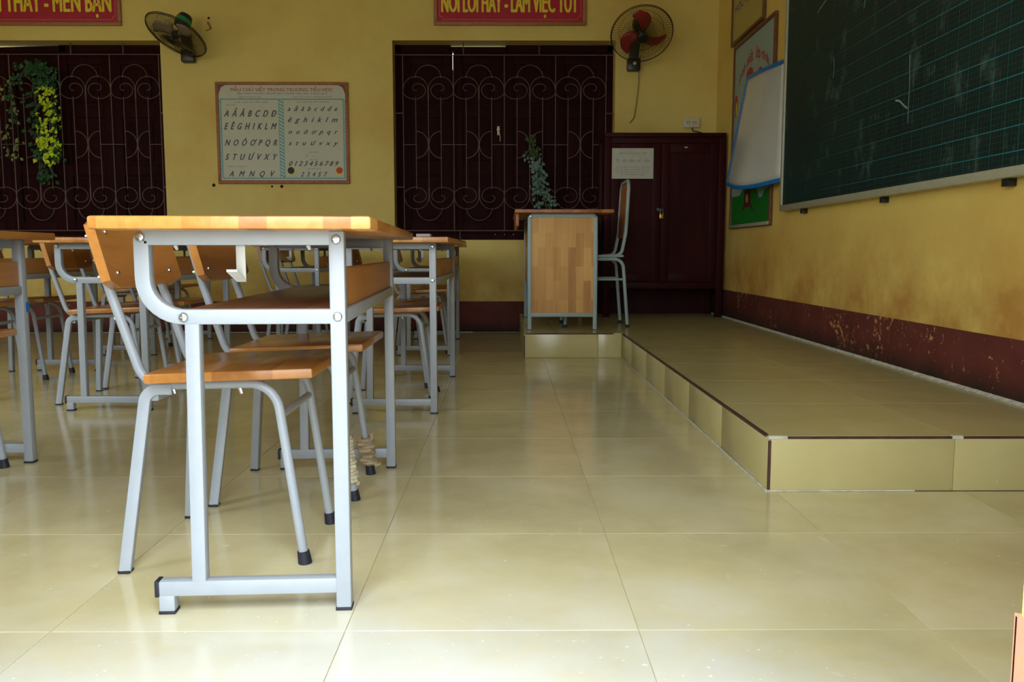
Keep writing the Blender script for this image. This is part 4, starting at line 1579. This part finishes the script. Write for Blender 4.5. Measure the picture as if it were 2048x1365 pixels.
plant('hanging_vine', 'thin sparse artificial vine with pale leaves hanging left of the lime vine', (-3.92, YV, 2.02), [
    ([(-3.90, YV, 2.02), (-3.86, YV, 1.8), (-3.85, YV, 1.55), (-3.86, YV, 1.38)], 34, 0.034, 0.014, 'leaf_pale'),
    ([(-3.94, YV, 2.0), (-3.94, YV, 1.75), (-3.95, YV, 1.5), (-3.93, YV, 1.38)], 26, 0.034, 0.012, 'leaf_pale'),
    ([(-3.90, YV, 1.95), (-3.87, YV, 1.65)], 26, 0.03, 0.016, 'leaf_dark')], None)
plant('hanging_spray', 'dusty blue-green artificial spray hanging in the middle window behind the teacher desk', (0.2, YV, 1.56), [
    ([(0.195, YV, 1.57), (0.215, YV, 1.46), (0.24, YV, 1.40)], 60, 0.035, 0.022, 'leaf_olive'),
    ([(0.215, YV, 1.42), (0.25, YV, 1.25), (0.27, YV, 1.12)], 90, 0.036, 0.030, 'leaf_blue'),
    ([(0.24, YV, 1.40), (0.30, YV, 1.2), (0.35, YV, 1.08), (0.41, YV, 1.02)], 60, 0.034, 0.022, 'leaf_blue'),
    ([(0.235, YV, 1.3), (0.25, YV, 1.1), (0.27, YV, 0.99)], 24, 0.034, 0.018, 'leaf_blue'),
    ([(0.26, YV, 1.3), (0.31, YV, 1.1), (0.33, YV, 0.96)], 50, 0.034, 0.02, 'leaf_olive')], None)

# ------------------------------------------------------------------ chalkboard on the right wall
bb = empty('chalkboard', (WR, 3.35, 0.88))
tag(bb, 'large green ruled chalkboard in an aluminium frame on the right wall', 'chalkboard')
BY0, BY1, BZ0, BZ1 = 1.62, 5.045, 0.885, 2.14
o_ = Vector((WR, 3.35, 0.88))


def bput(mb, nm, mat, parent=bb, **k):
    mb.v = [tuple(Vector(p) - o_) for p in mb.v]
    return mb.build(nm, mat, parent, **k)


sb = MB().box(WR - 0.040, WR - 0.012, BY0 + 0.02, BY1 - 0.02, BZ0 + 0.02, BZ1 - 0.02)
so_ = sb.build('writing_surface', M['chalkboard'], None, smooth=False)   # mesh stays in room coordinates for its ruling
so_.parent = bb
so_.location = -o_
xf0, xf1 = WR - 0.050, WR - 0.006
for (a, b, c, d) in ((BY0, BY1, BZ0 - 0.004, BZ0 + 0.030), (BY0, BY1, BZ1 - 0.03, BZ1), (BY0, BY0 + 0.03, BZ0 + .03, BZ1 - .03), (BY1 - 0.032, BY1, BZ0 + .03, BZ1 - .03)):
    bput(MB().box(xf0, xf1, a, b, c, d, 0.005), 'frame_rail', M['alu'])
for (y, sz) in ((4.72, 1), (3.72, 0.8), (2.80, 1)):
    k = MB().box(WR - 0.03, WR, y - 0.02 * sz, y + 0.02 * sz, BZ0 - 0.030, BZ0 - 0.004, 0.003)
    k.cyl((WR - 0.032, y, BZ0 - 0.018), (WR, y, BZ0 - 0.018), 0.008, n=8)
    bput(k, 'bracket', M['fan_dark'])
xs = WR - 0.0402


def stroke(pts, wd):
    ck = MB()
    for i in range(len(pts) - 1):
        (a, b), (c, d) = pts[i], pts[i + 1]
        dx, dz = c - a, d - b
        l = math.hypot(dx, dz) or 1
        nx, nz = -dz / l * wd / 2, dx / l * wd / 2
        ck.add([(xs, a - nx, b - nz), (xs, a + nx, b + nz), (xs, c + nx, d + nz), (xs, c - nx, d - nz)], [(0, 1, 2, 3)])
    bput(ck, 'chalk_mark', M['chalk'], smooth=False)


stroke([(3.49, 1.43), (3.48, 1.30), (3.48, 1.16)], 0.005)
stroke([(3.60, 1.27), (3.56, 1.26), (3.52, 1.235), (3.49, 1.22)], 0.008)
stroke([(4.55, 1.88), (4.40, 1.92), (4.22, 1.98), (4.05, 2.04)], 0.006)
stroke([(3.95, 1.88), (3.94, 1.80), (3.96, 1.74)], 0.007)
stroke([(3.22, 1.76), (3.21, 1.70), (3.23, 1.66)], 0.006)
stroke([(4.30, 1.60), (4.29, 1.55), (4.30, 1.50)], 0.006)

# ------------------------------------------------------------------ posters on the right wall
def rposter(name, label, y_far, y_near, z0, z1, sheet, frame):
    root = empty(name, (WR, (y_far + y_near) / 2, (z0 + z1) / 2))
    tag(root, label, 'poster')
    hy, hz = (y_far - y_near) / 2, (z1 - z0) / 2
    MB().box(-0.012, -0.001, -hy + .008, hy - .008, -hz + .008, hz - .008).build('sheet', sheet, root, smooth=False)
    fw = 0.024
    for (a, b, c, d) in ((-hy, hy, -hz, -hz + fw), (-hy, hy, hz - fw, hz), (-hy, -hy + fw, -hz + fw, hz - fw), (hy - fw, hy, -hz + fw, hz - fw)):
        MB().box(-0.022, -0.001, a, b, c, d, 0.003).build('frame_rail', frame, root)
    return root, hy, hz


p1, hy, hz = rposter('birthday_poster', 'tall framed birthday poster in the corner, grey-blue with green hills, behind the hanging white sheet', 6.27, 5.32, 0.81, 2.105, M['paper_blue'], M['dark_frame'])
XP = -0.0122


def rdisc(mb, y, z, ry, rz, n=18, x=XP):
    mb.add([(x, y + ry * math.cos(2 * PI * k / n), z + rz * math.sin(2 * PI * k / n)) for k in range(n)], [tuple(range(n))])


word = 'Sinh nhật lớp mình'
N_ = len(word)
for i, chx in enumerate(word):
    if chx == ' ': continue
    t = (i + 0.5) / N_ * 2 - 1
    yy = -t * 0.36
    zz = 0.46 - 0.12 * t * t
    a = -t * 0.35
    tx = MB()
    text_into(tx, chx, 0.115, (XP, yy, zz), (0, -math.cos(a), math.sin(a)), (0, -math.sin(a), math.cos(a)), 0.0006, weight=0.016, sx=0.72)
    tx.build('letter', M['print_red'], p1, smooth=False)
gh = MB()
ptsh = [(-hy + .02, -hz + .02), (hy - .02, -hz + .02), (hy - .02, -0.42), (0.25, -0.42), (0.12, -0.36), (0.03, -0.26), (-0.04, -0.25), (-0.12, -0.36), (-0.22, -0.46), (-0.28, -0.46), (-0.33, -0.42), (-hy + .02, -0.40)]
gh.add([(XP - 0.0003, a, b) for a, b in ptsh], [tuple(range(len(ptsh)))])
gh.build('hill_print', M['print_green'], p1, smooth=False)
gb = MB()
for pp in ([(0.13, -0.48), (0.10, -0.26), (0.03, -0.22), (0.0, -0.30), (-0.03, -0.48), (-0.12, -0.56), (-0.02, -0.51), (0.10, -0.51), (0.2, -0.55)],):
    gb.add([(XP - 0.0006, a, b) for a, b in pp], [tuple(range(len(pp)))])
gb.build('figure_print', M['print_brown'], p1, smooth=False)
gk = MB(); rdisc(gk, 0.06, -0.45, 0.025, 0.03, x=XP - .0009); rdisc(gk, 0.08, 0.33, 0.09, 0.09, x=XP - .0004)
gk.build('face_print', M['print_skin'], p1, smooth=False)
gk = MB(); rdisc(gk, 0.08, 0.38, 0.08, 0.045, x=XP - .0007); rdisc(gk, -0.16, 0.30, 0.07, 0.08, x=XP - .0005); rdisc(gk, 0.40, 0.22, 0.04, 0.08, x=XP - .0005)
gk.build('hat_print', M['print_red'], p1, smooth=False)
gk = MB(); rdisc(gk, -0.15, 0.28, 0.04, 0.045, x=XP - .0008); rdisc(gk, 0.39, 0.20, 0.02, 0.05, x=XP - .0008)
gk.build('balloon_print', M['print_yellow'], p1, smooth=False)
gk = MB(); rdisc(gk, 0.18, 0.22, 0.05, 0.06, x=XP - .0003); rdisc(gk, -0.04, 0.24, 0.05, 0.06, x=XP - .0003); rdisc(gk, 0.20, 0.14, 0.06, 0.07, x=XP - .0003)
gk.build('leaf_print', M['print_green2'], p1, smooth=False)
MB().box(-0.026, -0.020, -hy + 0.01, hy, -hz + 0.004, -hz + 0.026, 0.001).build('bottom_strip', M['alu'], p1)
p0, hy0, hz0 = rposter('rules_poster', 'mustard poster with blue print above the birthday poster, cut off by the photo top', 6.36, 5.575, 2.125, 2.85, M['paper_yellow'], M['dark_frame'])
pt = MB()
text_into(pt, 'HỌC TẬP TỐT', 0.07, (XP, 0.0, -0.14), RX, RZ, .0006, weight=0.02, width=0.62)
letters(pt, 'letter', M['print_blue'], p0, RX)
pt = MB()
text_into(pt, 'LAO ĐỘNG TỐT', 0.07, (XP, 0.0, -0.02), RX, RZ, .0006, weight=0.02, width=0.62)
letters(pt, 'letter', M['print_blue'], p0, RX)

# ------------------------------------------------------------------ flexible white sheet hanging beside the chalkboard
fx = empty('hanging_whiteboard', (1.6, 5.4, 1.4))
tag(fx, 'glossy white writing sheet with blue edging hanging between the birthday poster and the chalkboard', 'whiteboard')
c4 = {'TL': Vector((1.60, 5.76, 1.79)), 'TR': Vector((1.625, 5.07, 1.75)), 'BR': Vector((1.622, 5.07, 1.068)), 'BL': Vector((1.515, 5.89, 1.11))}
o5 = Vector((1.6, 5.4, 1.4))
nu, nv = 14, 16
grid = []
for j in range(nv + 1):
    tv = j / nv
    for i in range(nu + 1):
        tu = i / nu
        top = c4['TL'].lerp(c4['TR'], tu)
        bot = c4['BL'].lerp(c4['BR'], tu)
        bot = bot + Vector((-0.03 * math.sin(PI * tu), 0, -0.035 * math.sin(PI * min(1, tu * 1.0)) ))
        p = top.lerp(bot, tv)
        p.x -= 0.02 * math.sin(PI * tu) * (0.5 + tv * 0.5)
        grid.append(p - o5)
sh = MB().add(grid, [(j * (nu + 1) + i, j * (nu + 1) + i + 1, (j + 1) * (nu + 1) + i + 1, (j + 1) * (nu + 1) + i) for j in range(nv) for i in range(nu)])
oo = sh.build('sheet', M['flexboard'], fx)
md = oo.modifiers.new('thickness', 'SOLIDIFY')
md.thickness = 0.003
edge = MB()
idx = lambda i, j: grid[j * (nu + 1) + i]
edge.tube([idx(i, 0) for i in range(nu + 1)], 0, sq=(0.012, 0.0035), up=(0, 0, 1))
edge.tube([idx(0, j) for j in range(nv + 1)], 0, sq=(0.012, 0.0035), up=(0, 1, 0))
edge.tube([idx(i, nv) for i in range(nu + 1)], 0, sq=(0.012, 0.0035), up=(0, 0, 1))
edge.build('edging', M['blue_edge'], fx)
